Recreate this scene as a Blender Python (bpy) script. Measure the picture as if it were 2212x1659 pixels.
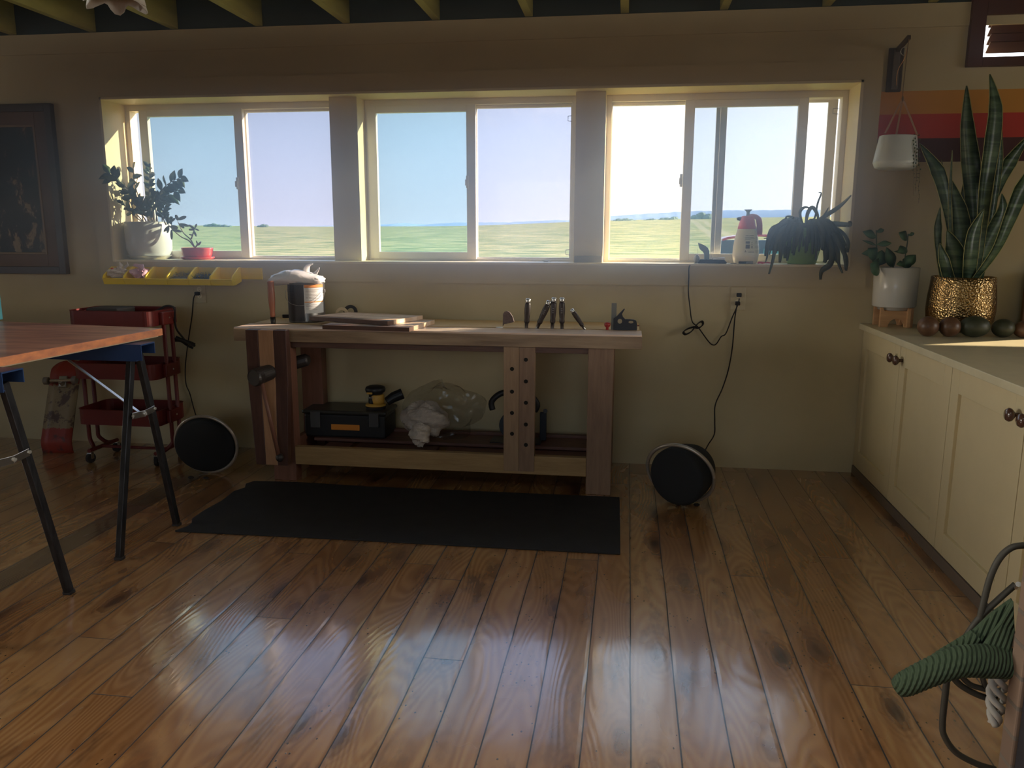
import bpy, bmesh, math, random
from mathutils import Vector, Matrix
for o in list(bpy.data.objects): bpy.data.objects.remove(o)
SC=bpy.context.scene; COL=SC.collection
PI=math.pi
# ---------------- camera ----------------
FL,PITCH,YAW,ROLL,CD,CH=1738.2,0.186168,-0.140829,0.002079,5.19457,1.5
IW,IH=2212.,1659.
_f=Vector((math.sin(YAW)*math.cos(PITCH),math.cos(YAW)*math.cos(PITCH),-math.sin(PITCH)))
_r=Vector((math.cos(YAW),-math.sin(YAW),0)); _u=_r.cross(_f)
RT=_r*math.cos(ROLL)+_u*math.sin(ROLL); UP=-_r*math.sin(ROLL)+_u*math.cos(ROLL); FW=_f
CAM=Vector((0,-CD,CH))
cd=bpy.data.cameras.new('camera'); cam=bpy.data.objects.new('camera',cd); COL.objects.link(cam)
cd.sensor_width=36; cd.lens=FL/IW*36; cd.clip_start=.05; cd.clip_end=3000
cam.matrix_world=Matrix(((RT.x,UP.x,-FW.x,CAM.x),(RT.y,UP.y,-FW.y,CAM.y),(RT.z,UP.z,-FW.z,CAM.z),(0,0,0,1)))
SC.camera=cam
def at(px,py,x=None,y=None,z=None):
    d=FW+RT*((px-IW/2)/FL)-UP*((py-IH/2)/FL)
    if x is not None: t=(x-CAM.x)/d.x
    elif y is not None: t=(y-CAM.y)/d.y
    else: t=(z-CAM.z)/d.z
    return CAM+d*t
# ---------------- colour management, world, sun ----------------
vs=SC.view_settings; vs.view_transform='Standard'; vs.look='None'; vs.gamma=1; vs.use_curve_mapping=False
vs.exposure=0.12
SC.cycles.use_denoising=True
SC.cycles.max_bounces=12; SC.cycles.diffuse_bounces=6; SC.cycles.transparent_max_bounces=16
SC.cycles.sample_clamp_indirect=6; SC.cycles.caustics_reflective=False; SC.cycles.caustics_refractive=False
SUN=Vector((1,.5,.38)).normalized()      # towards the sun
wd=bpy.data.worlds.new('sky'); SC.world=wd; wd.use_nodes=True
nt=wd.node_tree; nt.nodes.clear()
def N(nt,t,**k):
    n=nt.nodes.new(t)
    for a,b in k.items(): setattr(n,a,b)
    return n
tc=N(nt,'ShaderNodeTexCoord'); sep=N(nt,'ShaderNodeSeparateXYZ'); nt.links.new(tc.outputs['Generated'],sep.inputs[0])
cr=N(nt,'ShaderNodeValToRGB'); nt.links.new(sep.outputs[2],cr.inputs[0])
el=cr.color_ramp.elements; el[0].position=0; el[0].color=(.80,.86,.98,1); el[1].position=.6; el[1].color=(.40,.60,.86,1)
e=cr.color_ramp.elements.new(.12); e.color=(.62,.78,.98,1)
dt=N(nt,'ShaderNodeVectorMath',operation='DOT_PRODUCT'); nt.links.new(tc.outputs['Generated'],dt.inputs[0])
dt.inputs[1].default_value=Vector((.62,.85,.22)).normalized()
mx=N(nt,'ShaderNodeMath',operation='MAXIMUM'); nt.links.new(dt.outputs['Value'],mx.inputs[0]); mx.inputs[1].default_value=0
pw=N(nt,'ShaderNodeMath',operation='POWER'); nt.links.new(mx.outputs[0],pw.inputs[0]); pw.inputs[1].default_value=7
ml=N(nt,'ShaderNodeMath',operation='MULTIPLY'); nt.links.new(pw.outputs[0],ml.inputs[0]); ml.inputs[1].default_value=1.5
add=N(nt,'ShaderNodeMixRGB',blend_type='ADD'); add.inputs[0].default_value=1
nt.links.new(cr.outputs[0],add.inputs[1])
gm=N(nt,'ShaderNodeMixRGB',blend_type='MULTIPLY'); gm.inputs[0].default_value=1; nt.links.new(ml.outputs[0],gm.inputs[1]); gm.inputs[2].default_value=(1,1,.97,1)
nt.links.new(gm.outputs[0],add.inputs[2])
bg=N(nt,'ShaderNodeBackground'); nt.links.new(add.outputs[0],bg.inputs[0]); bg.inputs[1].default_value=1.80
wo=N(nt,'ShaderNodeOutputWorld'); nt.links.new(bg.outputs[0],wo.inputs[0])
def light(kind,name,loc,direction,energy,color,**k):
    l=bpy.data.lights.new(name,kind); o=bpy.data.objects.new(name,l); COL.objects.link(o)
    o.location=loc; o.rotation_euler=Vector(direction).to_track_quat('-Z','Y').to_euler()
    l.energy=energy; l.color=color
    for a,b in k.items(): setattr(l,a,b)
    return o
light('SUN','sun',(20,10,10),-SUN,17,(1,.80,.54),angle=.012)
# added unseen fill behind, left and overhead; the right one is window daylight
light('AREA','rear_fill_light',(-.6,-8.22,1.75),(0,1,-.1),12,(1,.93,.82),shape='RECTANGLE',size=3.2,size_y=1.3)
light('AREA','left_fill_light',(-7.22,-3.6,1.7),(1,-.04,-.05),42,(1,.93,.82),shape='RECTANGLE',size=2.6,size_y=1.3,spread=1.15)
light('AREA','overhead_fill_light',(-.2,-4.6,3.12),(0,.0,-1),27,(1,.90,.78),shape='RECTANGLE',size=2.6,size_y=1.2,spread=1.9)
light('AREA','right_window_daylight',(5.42,-2.9,1.75),(-1,0,-.06),29,(1,.88,.74),shape='RECTANGLE',size=2.2,size_y=1.1,spread=1.2)
# ---------------- materials ----------------
MATS={}
def mat(name,color,rough=.6,metal=0.,var=.0,vscale=8.,stretch=(1,1,1),color2=None,bump=0.,bscale=60.,trans=0.,ior=1.45,alpha=1.,coat=0.,emit=None,sss=0.,bstretch=(1,1,1)):
    if name in MATS: return MATS[name]
    m=bpy.data.materials.new(name); m.use_nodes=True; MATS[name]=m
    t=m.node_tree; b=t.nodes['Principled BSDF']
    c=tuple(color)+(1,)
    b.inputs['Base Color'].default_value=c; b.inputs['Roughness'].default_value=rough; b.inputs['Metallic'].default_value=metal
    b.inputs['Transmission Weight'].default_value=trans; b.inputs['IOR'].default_value=ior; b.inputs['Alpha'].default_value=alpha
    b.inputs['Coat Weight'].default_value=coat
    if sss: b.inputs['Subsurface Weight'].default_value=sss; b.inputs['Subsurface Radius'].default_value=(.02,.02,.015)
    if emit: b.inputs['Emission Color'].default_value=tuple(emit[0])+(1,); b.inputs['Emission Strength'].default_value=emit[1]
    if var or color2 or bump:
        tc=N(t,'ShaderNodeTexCoord')
    if var or color2:
        mp=N(t,'ShaderNodeMapping'); t.links.new(tc.outputs['Object'],mp.inputs[0]); mp.inputs['Scale'].default_value=stretch
        nz=N(t,'ShaderNodeTexNoise'); nz.inputs['Scale'].default_value=vscale; nz.inputs['Detail'].default_value=6; nz.inputs['Roughness'].default_value=.6
        t.links.new(mp.outputs[0],nz.inputs['Vector'])
        r=N(t,'ShaderNodeValToRGB'); r.color_ramp.elements[0].position=.32; r.color_ramp.elements[1].position=.68
        c2=color2 if color2 else tuple(max(0,x*(1-var)) for x in color)
        c1=color if color2 else tuple(min(1,x*(1+var*.5)) for x in color)
        r.color_ramp.elements[0].color=tuple(c2)+(1,); r.color_ramp.elements[1].color=tuple(c1)+(1,)
        t.links.new(nz.outputs[0],r.inputs[0]); t.links.new(r.outputs[0],b.inputs['Base Color'])
    if bump:
        mp2=N(t,'ShaderNodeMapping'); t.links.new(tc.outputs['Object'],mp2.inputs[0]); mp2.inputs['Scale'].default_value=bstretch
        n2=N(t,'ShaderNodeTexNoise'); n2.inputs['Scale'].default_value=bscale; n2.inputs['Detail'].default_value=3; t.links.new(mp2.outputs[0],n2.inputs['Vector'])
        bp=N(t,'ShaderNodeBump'); bp.inputs['Strength'].default_value=bump; bp.inputs['Distance'].default_value=.01
        t.links.new(n2.outputs[0],bp.inputs['Height']); t.links.new(bp.outputs[0],b.inputs['Normal'])
    return m
def wood(name,c1,c2,axis='x',scale=3.,rough=.45,coat=0.):
    s={'x':(1,9,9),'y':(9,1,9),'z':(9,9,1)}[axis]
    return mat(name,c1,rough,color2=c2,vscale=scale,stretch=s,bump=.12,bscale=scale*4,bstretch=s,coat=coat)
CREAM=(.60,.50,.27)
m_trimw=mat('cream_painted_trim',(.78,.69,.47),.42,var=.04,bump=.03,bscale=90)
m_vinyl=mat('white_vinyl_frame',(.84,.80,.70),.35,var=.03)
m_deck=mat('dark_roof_deck',(.055,.065,.055),.8,var=.25,vscale=3)
m_joist=mat('olive_painted_joist',(.38,.36,.12),.6,var=.15,vscale=4,stretch=(4,1,4),bump=.1,bscale=20)
m_topwood=wood('pale_maple_top',(.74,.56,.44),(.60,.43,.32),'x',4,.33)
m_apronwood=wood('brown_edge_wood',(.38,.27,.17),(.18,.115,.07),'x',2.2,.4)
m_oak=wood('oak_rail',(.38,.245,.11),(.28,.17,.07),'x',5,.45)
m_fir=wood('fir_post',(.27,.17,.11),(.20,.12,.075),'z',5,.45)
m_fir2=wood('pale_fir_post',(.34,.22,.13),(.27,.17,.10),'z',6,.45)
m_cherry=wood('reddish_leg_wood',(.20,.09,.06),(.15,.065,.042),'z',4,.45)
m_walnut=wood('dark_walnut',(.085,.038,.028),(.055,.024,.018),'z',6,.4)
m_walx=wood('dark_walnut_board',(.12,.062,.042),(.08,.04,.03),'x',6,.45)
m_lam=wood('laminated_board',(.74,.58,.46),(.58,.43,.33),'y',6,.4)
m_shelf=wood('shelf_plank',(.16,.07,.05),(.10,.045,.035),'x',4,.5)
m_black=mat('black_plastic',(.018,.018,.02),.45)
m_rub=mat('black_rubber',(.022,.018,.018),.8,bump=.15,bscale=200)
m_matrub=mat('black_floor_mat',(.014,.012,.012),.75,var=.3,vscale=10,bump=.25,bscale=300)
m_blackm=mat('black_painted_steel',(.03,.03,.035),.35,metal=.5,var=.2)
m_steel=mat('brushed_steel',(.62,.60,.57),.28,metal=1,var=.1,vscale=30)
m_brassw=mat('aluminium_white',(.75,.73,.68),.35,metal=.8)
m_ring=mat('grey_satin_ring',(.42,.37,.31),.35,metal=.6)
m_grille=mat('charcoal_speaker_cloth',(.016,.017,.019),.85,bump=.3,bscale=500)
m_red=mat('dark_red_enamel',(.135,.016,.013),.45,var=.1)
m_blue=mat('blue_painted_steel',(.03,.07,.20),.4,metal=.3)
m_green=mat('dark_green_leaf',(.055,.10,.045),.42,var=.3,vscale=20)
m_greenh=mat('green_house_leaf',(.07,.16,.06),.38,var=.3,vscale=20)
m_jade=mat('jade_leaf',(.18,.17,.09),.45,var=.3)
m_stem=mat('brown_stem',(.15,.10,.06),.7)
m_white=mat('white_ceramic',(.66,.66,.62),.25,coat=.3)
m_redc=mat('red_glazed_ceramic',(.55,.06,.05),.15,coat=.6)
m_yel=mat('yellow_plastic_bin',(.92,.66,.015),.4,sss=.2)
m_cab=mat('cream_cabinet_paint',(.62,.52,.32),.5,var=.03)
m_ctr=mat('cream_countertop',(.60,.53,.36),.35,var=.08,vscale=12)
m_knob=mat('dark_brown_knob',(.085,.040,.028),.22,coat=.6)
m_soil=mat('potting_soil',(.03,.02,.015),.95,bump=.5,bscale=80)
m_bag=mat('white_plastic_bag',(.78,.76,.74),.4,alpha=.93,sss=.2,bump=.25,bscale=40)
m_tan=wood('light_oak_stand',(.62,.36,.18),(.52,.29,.14),'x',6,.45)
def glass(name,tint,gloss=.03,rough=.02):
    m=bpy.data.materials.new(name); m.use_nodes=True; t=m.node_tree; t.nodes.clear()
    tr=N(t,'ShaderNodeBsdfTransparent'); tr.inputs[0].default_value=tuple(tint)+(1,)
    gl=N(t,'ShaderNodeBsdfGlossy'); gl.inputs['Roughness'].default_value=rough
    mi=N(t,'ShaderNodeMixShader'); mi.inputs[0].default_value=gloss
    t.links.new(tr.outputs[0],mi.inputs[1]); t.links.new(gl.outputs[0],mi.inputs[2])
    o=N(t,'ShaderNodeOutputMaterial'); t.links.new(mi.outputs[0],o.inputs[0]); return m
g_teal=glass('pale_teal_glass',(.74,.86,.92)); g_lav=glass('lavender_screened_glass',(.84,.86,.95)); g_clear=glass('clear_glass',(.97,.98,.98),.02); g_grey=glass('screened_grey_glass',(.80,.84,.89))
g_film=glass('clear_plastic_film',(.90,.90,.90),.07,.18)
# ---------------- mesh helpers ----------------
class MB:
    def __init__(s): s.v=[]; s.f=[]; s.m=[]
    def add(s,vs,fs,m=0):
        b=len(s.v); s.v+=[Vector(v) for v in vs]; s.f+=[tuple(b+i for i in f) for f in fs]; s.m+=[m]*len(fs); return s
    def box(s,x0,x1,y0,y1,z0,z1,m=0,M=None):
        vs=[Vector((x,y,z)) for z in (z0,z1) for y in (y0,y1) for x in (x0,x1)]
        if M: vs=[M@v for v in vs]
        return s.add(vs,[(0,2,3,1),(4,5,7,6),(0,1,5,4),(2,6,7,3),(0,4,6,2),(1,3,7,5)],m)
    def bar(s,p,q,w,h,up=(0,0,1),m=0):
        p=Vector(p);q=Vector(q);d=(q-p).normalized();a=d.cross(Vector(up)).normalized();b=a.cross(d)
        vs=[c+a*i*w/2+b*j*h/2 for c in (p,q) for i,j in ((-1,-1),(1,-1),(1,1),(-1,1))]
        return s.add(vs,[(0,1,2,3),(7,6,5,4),(0,4,5,1),(1,5,6,2),(2,6,7,3),(3,7,4,0)],m)
    def tube(s,pts,r,n=8,m=0,flat=1.,caps=True):
        pts=[Vector(p) for p in pts]; k=len(pts); rs=r if isinstance(r,(list,tuple)) else [r]*k
        T=[]
        for i in range(k):
            d=(pts[min(i+1,k-1)]-pts[max(i-1,0)]); T.append(d.normalized() if d.length>1e-9 else Vector((0,0,1)))
        a=T[0].orthogonal().normalized(); vs=[]; 
        for i in range(k):
            a=(a-T[i]*a.dot(T[i])); a=a.normalized() if a.length>1e-6 else T[i].orthogonal().normalized()
            b=T[i].cross(a)
            vs+=[pts[i]+a*math.cos(2*PI*j/n)*rs[i]+b*math.sin(2*PI*j/n)*rs[i]*flat for j in range(n)]
        fs=[(i*n+j,i*n+(j+1)%n,(i+1)*n+(j+1)%n,(i+1)*n+j) for i in range(k-1) for j in range(n)]
        if caps: fs+=[tuple(range(n))[::-1],tuple((k-1)*n+j for j in range(n))]
        return s.add(vs,fs,m)
    def lathe(s,prof,c=(0,0,0),n=32,m=0,M=None,sx=1,sy=1,close=True):
        vs=[];k=len(prof); c=Vector(c)
        for r,z in prof:
            for j in range(n):
                v=Vector((r*sx*math.cos(2*PI*j/n),r*sy*math.sin(2*PI*j/n),z)); vs.append(c+(M@v if M else v))
        fs=[(i*n+j,i*n+(j+1)%n,(i+1)*n+(j+1)%n,(i+1)*n+j) for i in range(k-1) for j in range(n)]
        if close:
            if prof[0][0]>1e-6: fs.append(tuple(range(n))[::-1])
            if prof[-1][0]>1e-6: fs.append(tuple((k-1)*n+j for j in range(n)))
        return s.add(vs,fs,m)
    def ell(s,c,rx,ry,rz,n=16,m=0,M=None,noise=0,seed=0):
        rnd=random.Random(seed); k=max(6,n//2); prof=[(math.sin(PI*i/k),-math.cos(PI*i/k)) for i in range(k+1)]
        vs=[];c=Vector(c)
        for r,z in prof:
            for j in range(n):
                q=1+noise*(rnd.random()-.5)*2
                v=Vector((rx*r*math.cos(2*PI*j/n)*q,ry*r*math.sin(2*PI*j/n)*q,rz*z*q)); vs.append(c+(M@v if M else v))
        fs=[(i*n+j,i*n+(j+1)%n,(i+1)*n+(j+1)%n,(i+1)*n+j) for i in range(k) for j in range(n)]
        return s.add(vs,fs,m)
    def prism(s,poly,axis,a,b,m=0):
        n=len(poly); vs=[]
        for t in (a,b):
            for p,q in poly:
                vs.append({'x':(t,p,q),'y':(p,t,q),'z':(p,q,t)}[axis])
        return s.add(vs,[tuple(range(n)),tuple(range(2*n-1,n-1,-1))]+[(i,i+n,(i+1)%n+n,(i+1)%n) for i in range(n)],m)
    def loft(s,rings,m=0,caps=True):
        n=len(rings[0]); vs=[v for r in rings for v in r]; k=len(rings)
        fs=[(i*n+j,i*n+(j+1)%n,(i+1)*n+(j+1)%n,(i+1)*n+j) for i in range(k-1) for j in range(n)]
        if caps: fs+=[tuple(range(n))[::-1],tuple((k-1)*n+j for j in range(n))]
        return s.add(vs,fs,m)
    def torus(s,c,R,r,M=None,n=48,k=8,m=0,a0=0,a1=2*PI):
        pts=[]; full=abs(a1-a0-2*PI)<1e-6
        for i in range(n+(0 if full else 1)):
            a=a0+(a1-a0)*i/n; v=Vector((R*math.cos(a),R*math.sin(a),0)); pts.append(Vector(c)+(M@v if M else v))
        if full: pts+=pts[:2]
        return s.tube(pts,r,k,m)
    def blade(s,pts,w,nrm,m=0,fold=.15,closed=True):
        # a leaf: centre line pts, half-width profile w (list), facing nrm; slightly folded along the midrib, with real thickness
        pts=[Vector(p) for p in pts]; nrm=Vector(nrm).normalized(); k=len(pts); vs=[]
        for i in range(k):
            d=(pts[min(i+1,k-1)]-pts[max(i-1,0)]).normalized(); a=d.cross(nrm)
            a=a.normalized() if a.length>1e-6 else Vector((1,0,0)); u=a.cross(d)
            th=max(.0006,w[i]*.06)
            vs+=[pts[i]-a*w[i]+u*w[i]*fold,pts[i]+u*th,pts[i]+a*w[i]+u*w[i]*fold,pts[i]-u*th]
        fs=[]
        for i in range(k-1):
            for j in range(4): fs.append((i*4+j,i*4+(j+1)%4,(i+1)*4+(j+1)%4,(i+1)*4+j))
        fs+=[(3,2,1,0),tuple((k-1)*4+j for j in range(4))]
        return s.add(vs,fs,m)
def smooth(pts,k=6):
    pts=[Vector(p) for p in pts]; out=[]; n=len(pts)
    for i in range(n-1):
        p0=pts[max(i-1,0)];p1=pts[i];p2=pts[i+1];p3=pts[min(i+2,n-1)]
        for j in range(k):
            t=j/k; out.append(.5*((2*p1)+(p2-p0)*t+(2*p0-5*p1+4*p2-p3)*t*t+(-p0+3*p1-3*p2+p3)*t**3))
    out.append(pts[-1]); return out
def leafpts(p,d,L,droop=.2,k=6):
    d=Vector(d).normalized(); return [Vector(p)+d*L*i/k+Vector((0,0,-droop*L*(i/k)**2)) for i in range(k+1)]
def leafw(W,k=6,p=.45): return [W*max(.04,math.sin(PI*min(1,(i/k))**p if i<k else PI*1.0)) if i not in (0,k) else W*.06 for i in range(k+1)]
ORG={}
def tag(o,label=None,cat=None,group=None,kind=None):
    if label: o['label']=label
    if cat: o['category']=cat
    if group: o['group']=group
    if kind: o['kind']=kind
    return o
def thing(name,label,cat,loc=(0,0,0),group=None,kind=None):
    o=bpy.data.objects.new(name,None); COL.objects.link(o); o.location=loc; o.empty_display_size=.05
    ORG[o.name]=Vector(loc); return tag(o,label,cat,group,kind)
def obj(name,mb,mats,parent=None,bevel=0.,sm=False,seg=2,loc=None,**tags):
    if not isinstance(mats,(list,tuple)): mats=[mats]
    root=ORG[parent.name] if parent else Vector(loc if loc else (0,0,0))
    me=bpy.data.meshes.new(name); me.from_pydata([tuple(v-root) for v in mb.v],[],mb.f)
    for m in mats: me.materials.append(m)
    for p,mi in zip(me.polygons,mb.m): p.material_index=mi; p.use_smooth=sm
    bm=bmesh.new(); bm.from_mesh(me); bmesh.ops.recalc_face_normals(bm,faces=bm.faces); bm.to_mesh(me); bm.free()
    o=bpy.data.objects.new(name,me); COL.objects.link(o)
    if parent: o.parent=parent
    else: o.location=root
    ORG[o.name]=root
    if bevel:
        b=o.modifiers.new('bevel','BEVEL'); b.width=bevel; b.segments=seg; b.limit_method='ANGLE'; b.angle_limit=.6; b.harden_normals=False
    return tag(o,**tags) if tags else o
def copy_tree(o,parent=None):
    c=o.copy(); COL.objects.link(c); c.parent=parent; ORG[c.name]=ORG.get(o.name,Vector())
    for ch in list(o.children): copy_tree(ch,c)
    return c
def axisM(n,up=(0,0,1)):
    n=Vector(n).normalized(); x=Vector(up).cross(n).normalized(); y=n.cross(x)
    return Matrix(((x.x,y.x,n.x),(x.y,y.y,n.y),(x.z,y.z,n.z)))
RZ=lambda a: Matrix.Rotation(a,4,'Z')
HAZE=.85
m_case=mat('wall_coloured_casing',(.57,.48,.295),.5,var=.04,bump=.03,bscale=90)
# ---------------- floor ----------------
def floor_material():
    m=bpy.data.materials.new('wide_reclaimed_pine_boards'); m.use_nodes=True; t=m.node_tree; b=t.nodes['Principled BSDF']; L=t.links.new
    def mt(op,a,c=None,d=None):
        n=N(t,'ShaderNodeMath',operation=op)
        for i,v in enumerate((a,c,d)):
            if v is None: continue
            if isinstance(v,(int,float)): n.inputs[i].default_value=v
            else: L(v,n.inputs[i])
        return n.outputs[0]
    tc=N(t,'ShaderNodeTexCoord'); sp=N(t,'ShaderNodeSeparateXYZ'); L(tc.outputs['Object'],sp.inputs[0]); X,Y=sp.outputs[0],sp.outputs[1]
    # slightly wandering seams
    wn=N(t,'ShaderNodeTexNoise'); wn.inputs['Scale'].default_value=1.3; L(tc.outputs['Object'],wn.inputs['Vector'])
    xs=mt('ADD',X,mt('MULTIPLY',mt('SUBTRACT',wn.outputs[0],.5),.012))
    u=mt('DIVIDE',mt('SUBTRACT',xs,.05),.147); idx=mt('FLOOR',u); fx=mt('FRACT',u)
    w1=N(t,'ShaderNodeTexWhiteNoise',noise_dimensions='1D'); L(idx,w1.inputs['W'])
    v=mt('ADD',mt('DIVIDE',Y,3.1),mt('MULTIPLY',w1.outputs['Value'],7)); jd=mt('FLOOR',v); fy=mt('FRACT',v)
    pid=mt('ADD',mt('MULTIPLY',idx,17.31),mt('MULTIPLY',jd,5.17))
    w2=N(t,'ShaderNodeTexWhiteNoise',noise_dimensions='1D'); L(pid,w2.inputs['W']); rnd=w2.outputs['Value']
    off=mt('MULTIPLY',rnd,37.0)
    def vec(sx,sy,ox=1.):
        c=N(t,'ShaderNodeCombineXYZ'); L(mt('ADD',mt('MULTIPLY',X,sx),mt('MULTIPLY',off,ox)),c.inputs[0]); L(mt('MULTIPLY',Y,sy),c.inputs[1]); L(off,c.inputs[2]); return c.outputs[0]
    def noise(vc,sc=1,det=4,ro=.55):
        n=N(t,'ShaderNodeTexNoise'); n.inputs['Scale'].default_value=sc; n.inputs['Detail'].default_value=det; n.inputs['Roughness'].default_value=ro; L(vc,n.inputs['Vector']); return n.outputs[0]
    # cathedral grain: contour lines of a stretched field
    fld=noise(vec(4.6,.75),1,1.5,.4)
    rings=mt('ADD',mt('MULTIPLY',mt('SINE',mt('MULTIPLY',fld,150)),.5),.5)
    rmask=mt('MULTIPLY',noise(vec(3,.5,2.),1,2),1.)
    fine=noise(vec(90,2.5),1,3)
    blot=noise(vec(5,1.1,3.),1,4,.6)
    # knots
    vo=N(t,'ShaderNodeTexVoronoi',feature='F1'); vo.inputs['Scale'].default_value=1; L(vec(5.6,2.0),vo.inputs['Vector'])
    d=mt('ADD',vo.outputs['Distance'],mt('MULTIPLY',mt('SUBTRACT',noise(vec(40,18),1,3),.5),.10))
    kw=N(t,'ShaderNodeSeparateColor'); L(vo.outputs['Color'],kw.inputs[0])
    kon=mt('GREATER_THAN',kw.outputs[0],.38)
    ksm=N(t,'ShaderNodeMapRange'); L(d,ksm.inputs[0]); ksm.inputs[1].default_value=.05; ksm.inputs[2].default_value=.26; ksm.inputs[3].default_value=1; ksm.inputs[4].default_value=0
    knot=mt('MULTIPLY',kon,mt('POWER',ksm.outputs[0],1.4))
    kring=mt('ADD',mt('MULTIPLY',mt('SINE',mt('MULTIPLY',d,75)),.5),.5)
    khal=N(t,'ShaderNodeMapRange'); L(d,khal.inputs[0]); khal.inputs[1].default_value=.1; khal.inputs[2].default_value=.48; khal.inputs[3].default_value=1; khal.inputs[4].default_value=0
    # worm holes and small dents
    vo2=N(t,'ShaderNodeTexVoronoi',feature='F1'); vo2.inputs['Scale'].default_value=1; L(vec(75,45),vo2.inputs['Vector'])
    sp2=N(t,'ShaderNodeSeparateColor'); L(vo2.outputs['Color'],sp2.inputs[0])
    pits=mt('MULTIPLY',mt('MULTIPLY',mt('LESS_THAN',vo2.outputs['Distance'],.22),mt('GREATER_THAN',sp2.outputs[0],.80)),mt('GREATER_THAN',noise(vec(4,2.2,5.),1,2),.56))
    # base colours
    r=N(t,'ShaderNodeValToRGB'); E=r.color_ramp.elements; E[0].position=0; E[0].color=(.30,.125,.045,1); E[1].position=1; E[1].color=(.72,.44,.20,1)
    e=E.new(.5); e.color=(.55,.28,.105,1)
    L(mt('ADD',mt('MULTIPLY',rnd,.45),mt('MULTIPLY',blot,.55)),r.inputs[0])
    def mix(bt,f,a,c):
        n=N(t,'ShaderNodeMixRGB',blend_type=bt)
        if isinstance(f,(int,float)): n.inputs[0].default_value=f
        else: L(f,n.inputs[0])
        for i,v in ((1,a),(2,c)):
            if isinstance(v,tuple): n.inputs[i].default_value=v
            else: L(v,n.inputs[i])
        return n.outputs[0]
    c=mix('MULTIPLY',mt('MULTIPLY',mt('MULTIPLY',rings,rmask),.85),r.outputs[0],(.55,.36,.22,1))
    c=mix('MULTIPLY',mt('MULTIPLY',fine,.30),c,(.62,.5,.4,1))
    c=mix('MULTIPLY',mt('MULTIPLY',mt('MULTIPLY',khal.outputs[0],kon),mt('ADD',mt('MULTIPLY',kring,.45),.35)),c,(.40,.25,.15,1))
    c=mix('MIX',mt('MULTIPLY',knot,.88),c,(.022,.009,.006,1))
    sm=N(t,'ShaderNodeMapRange'); L(noise(vec(9,3.2,7.),1,4,.65),sm.inputs[0]); sm.inputs[1].default_value=.54; sm.inputs[2].default_value=.76
    c=mix('MIX',mt('MULTIPLY',sm.outputs[0],.8),c,(.11,.05,.025,1))
    c=mix('MIX',mt('MULTIPLY',pits,.9),c,(.02,.010,.008,1))
    # one weathered grey-brown board
    grey=mt('COMPARE',idx,-19,.1)
    c=mix('MIX',mt('MULTIPLY',grey,.85),c,mix('MIX',blot,(.07,.045,.028,1),(.20,.14,.085,1)))
    # seams
    e1=mt('MINIMUM',fx,mt('SUBTRACT',1,fx)); gw=mt('ADD',.006,mt('MULTIPLY',noise(vec(1,1.6,0.),1,3),.018))
    e2=mt('MULTIPLY',mt('MINIMUM',fy,mt('SUBTRACT',1,fy)),21.)
    seam=mt('MAXIMUM',mt('LESS_THAN',e1,gw),mt('LESS_THAN',e2,.012))
    near=N(t,'ShaderNodeMapRange'); L(e1,near.inputs[0]); near.inputs[1].default_value=0; near.inputs[2].default_value=.09; near.inputs[3].default_value=.35; near.inputs[4].default_value=0
    hs=N(t,'ShaderNodeHueSaturation'); hs.inputs['Saturation'].default_value=1.0; hs.inputs['Value'].default_value=.76; L(c,hs.inputs['Color']); c=hs.outputs[0]
    c=mix('MIX',near.outputs[0],c,(.10,.045,.02,1))
    c=mix('MIX',seam,c,(.012,.007,.005,1))
    L(c,b.inputs['Base Color'])
    rg=N(t,'ShaderNodeMapRange'); L(noise(vec(5,2,4.),1,2,.5),rg.inputs[0]); rg.inputs[1].default_value=.25; rg.inputs[2].default_value=.75; rg.inputs[3].default_value=.20; rg.inputs[4].default_value=.32
    L(mt('ADD',rg.outputs[0],mt('MULTIPLY',seam,.5)),b.inputs['Roughness'])
    b.inputs['Specular IOR Level'].default_value=.8; b.inputs['Coat Weight'].default_value=.9; b.inputs['Coat IOR'].default_value=1.78; b.inputs['Coat Roughness'].default_value=.11
    h=mt('SUBTRACT',mt('ADD',mt('MULTIPLY',mt('MULTIPLY',rings,rmask),.10),mt('MULTIPLY',noise(vec(7,5),1,2),.35)),mt('ADD',mt('MULTIPLY',seam,1.2),mt('ADD',mt('MULTIPLY',pits,.5),mt('MULTIPLY',mt('MINIMUM',near.outputs[0],1),.5))))
    bp=N(t,'ShaderNodeBump'); bp.inputs['Strength'].default_value=.55; bp.inputs['Distance'].default_value=.004; L(h,bp.inputs['Height']); L(bp.outputs[0],b.inputs['Normal']); L(bp.outputs[0],b.inputs['Coat Normal'])
    return m
X0,X1,YB,HZ=-7.,5.2,-8.,2.786
obj('floor',MB().box(X0-.3,X1+.3,YB-.3,.35,-.12,0),floor_material(),kind='structure')
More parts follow.
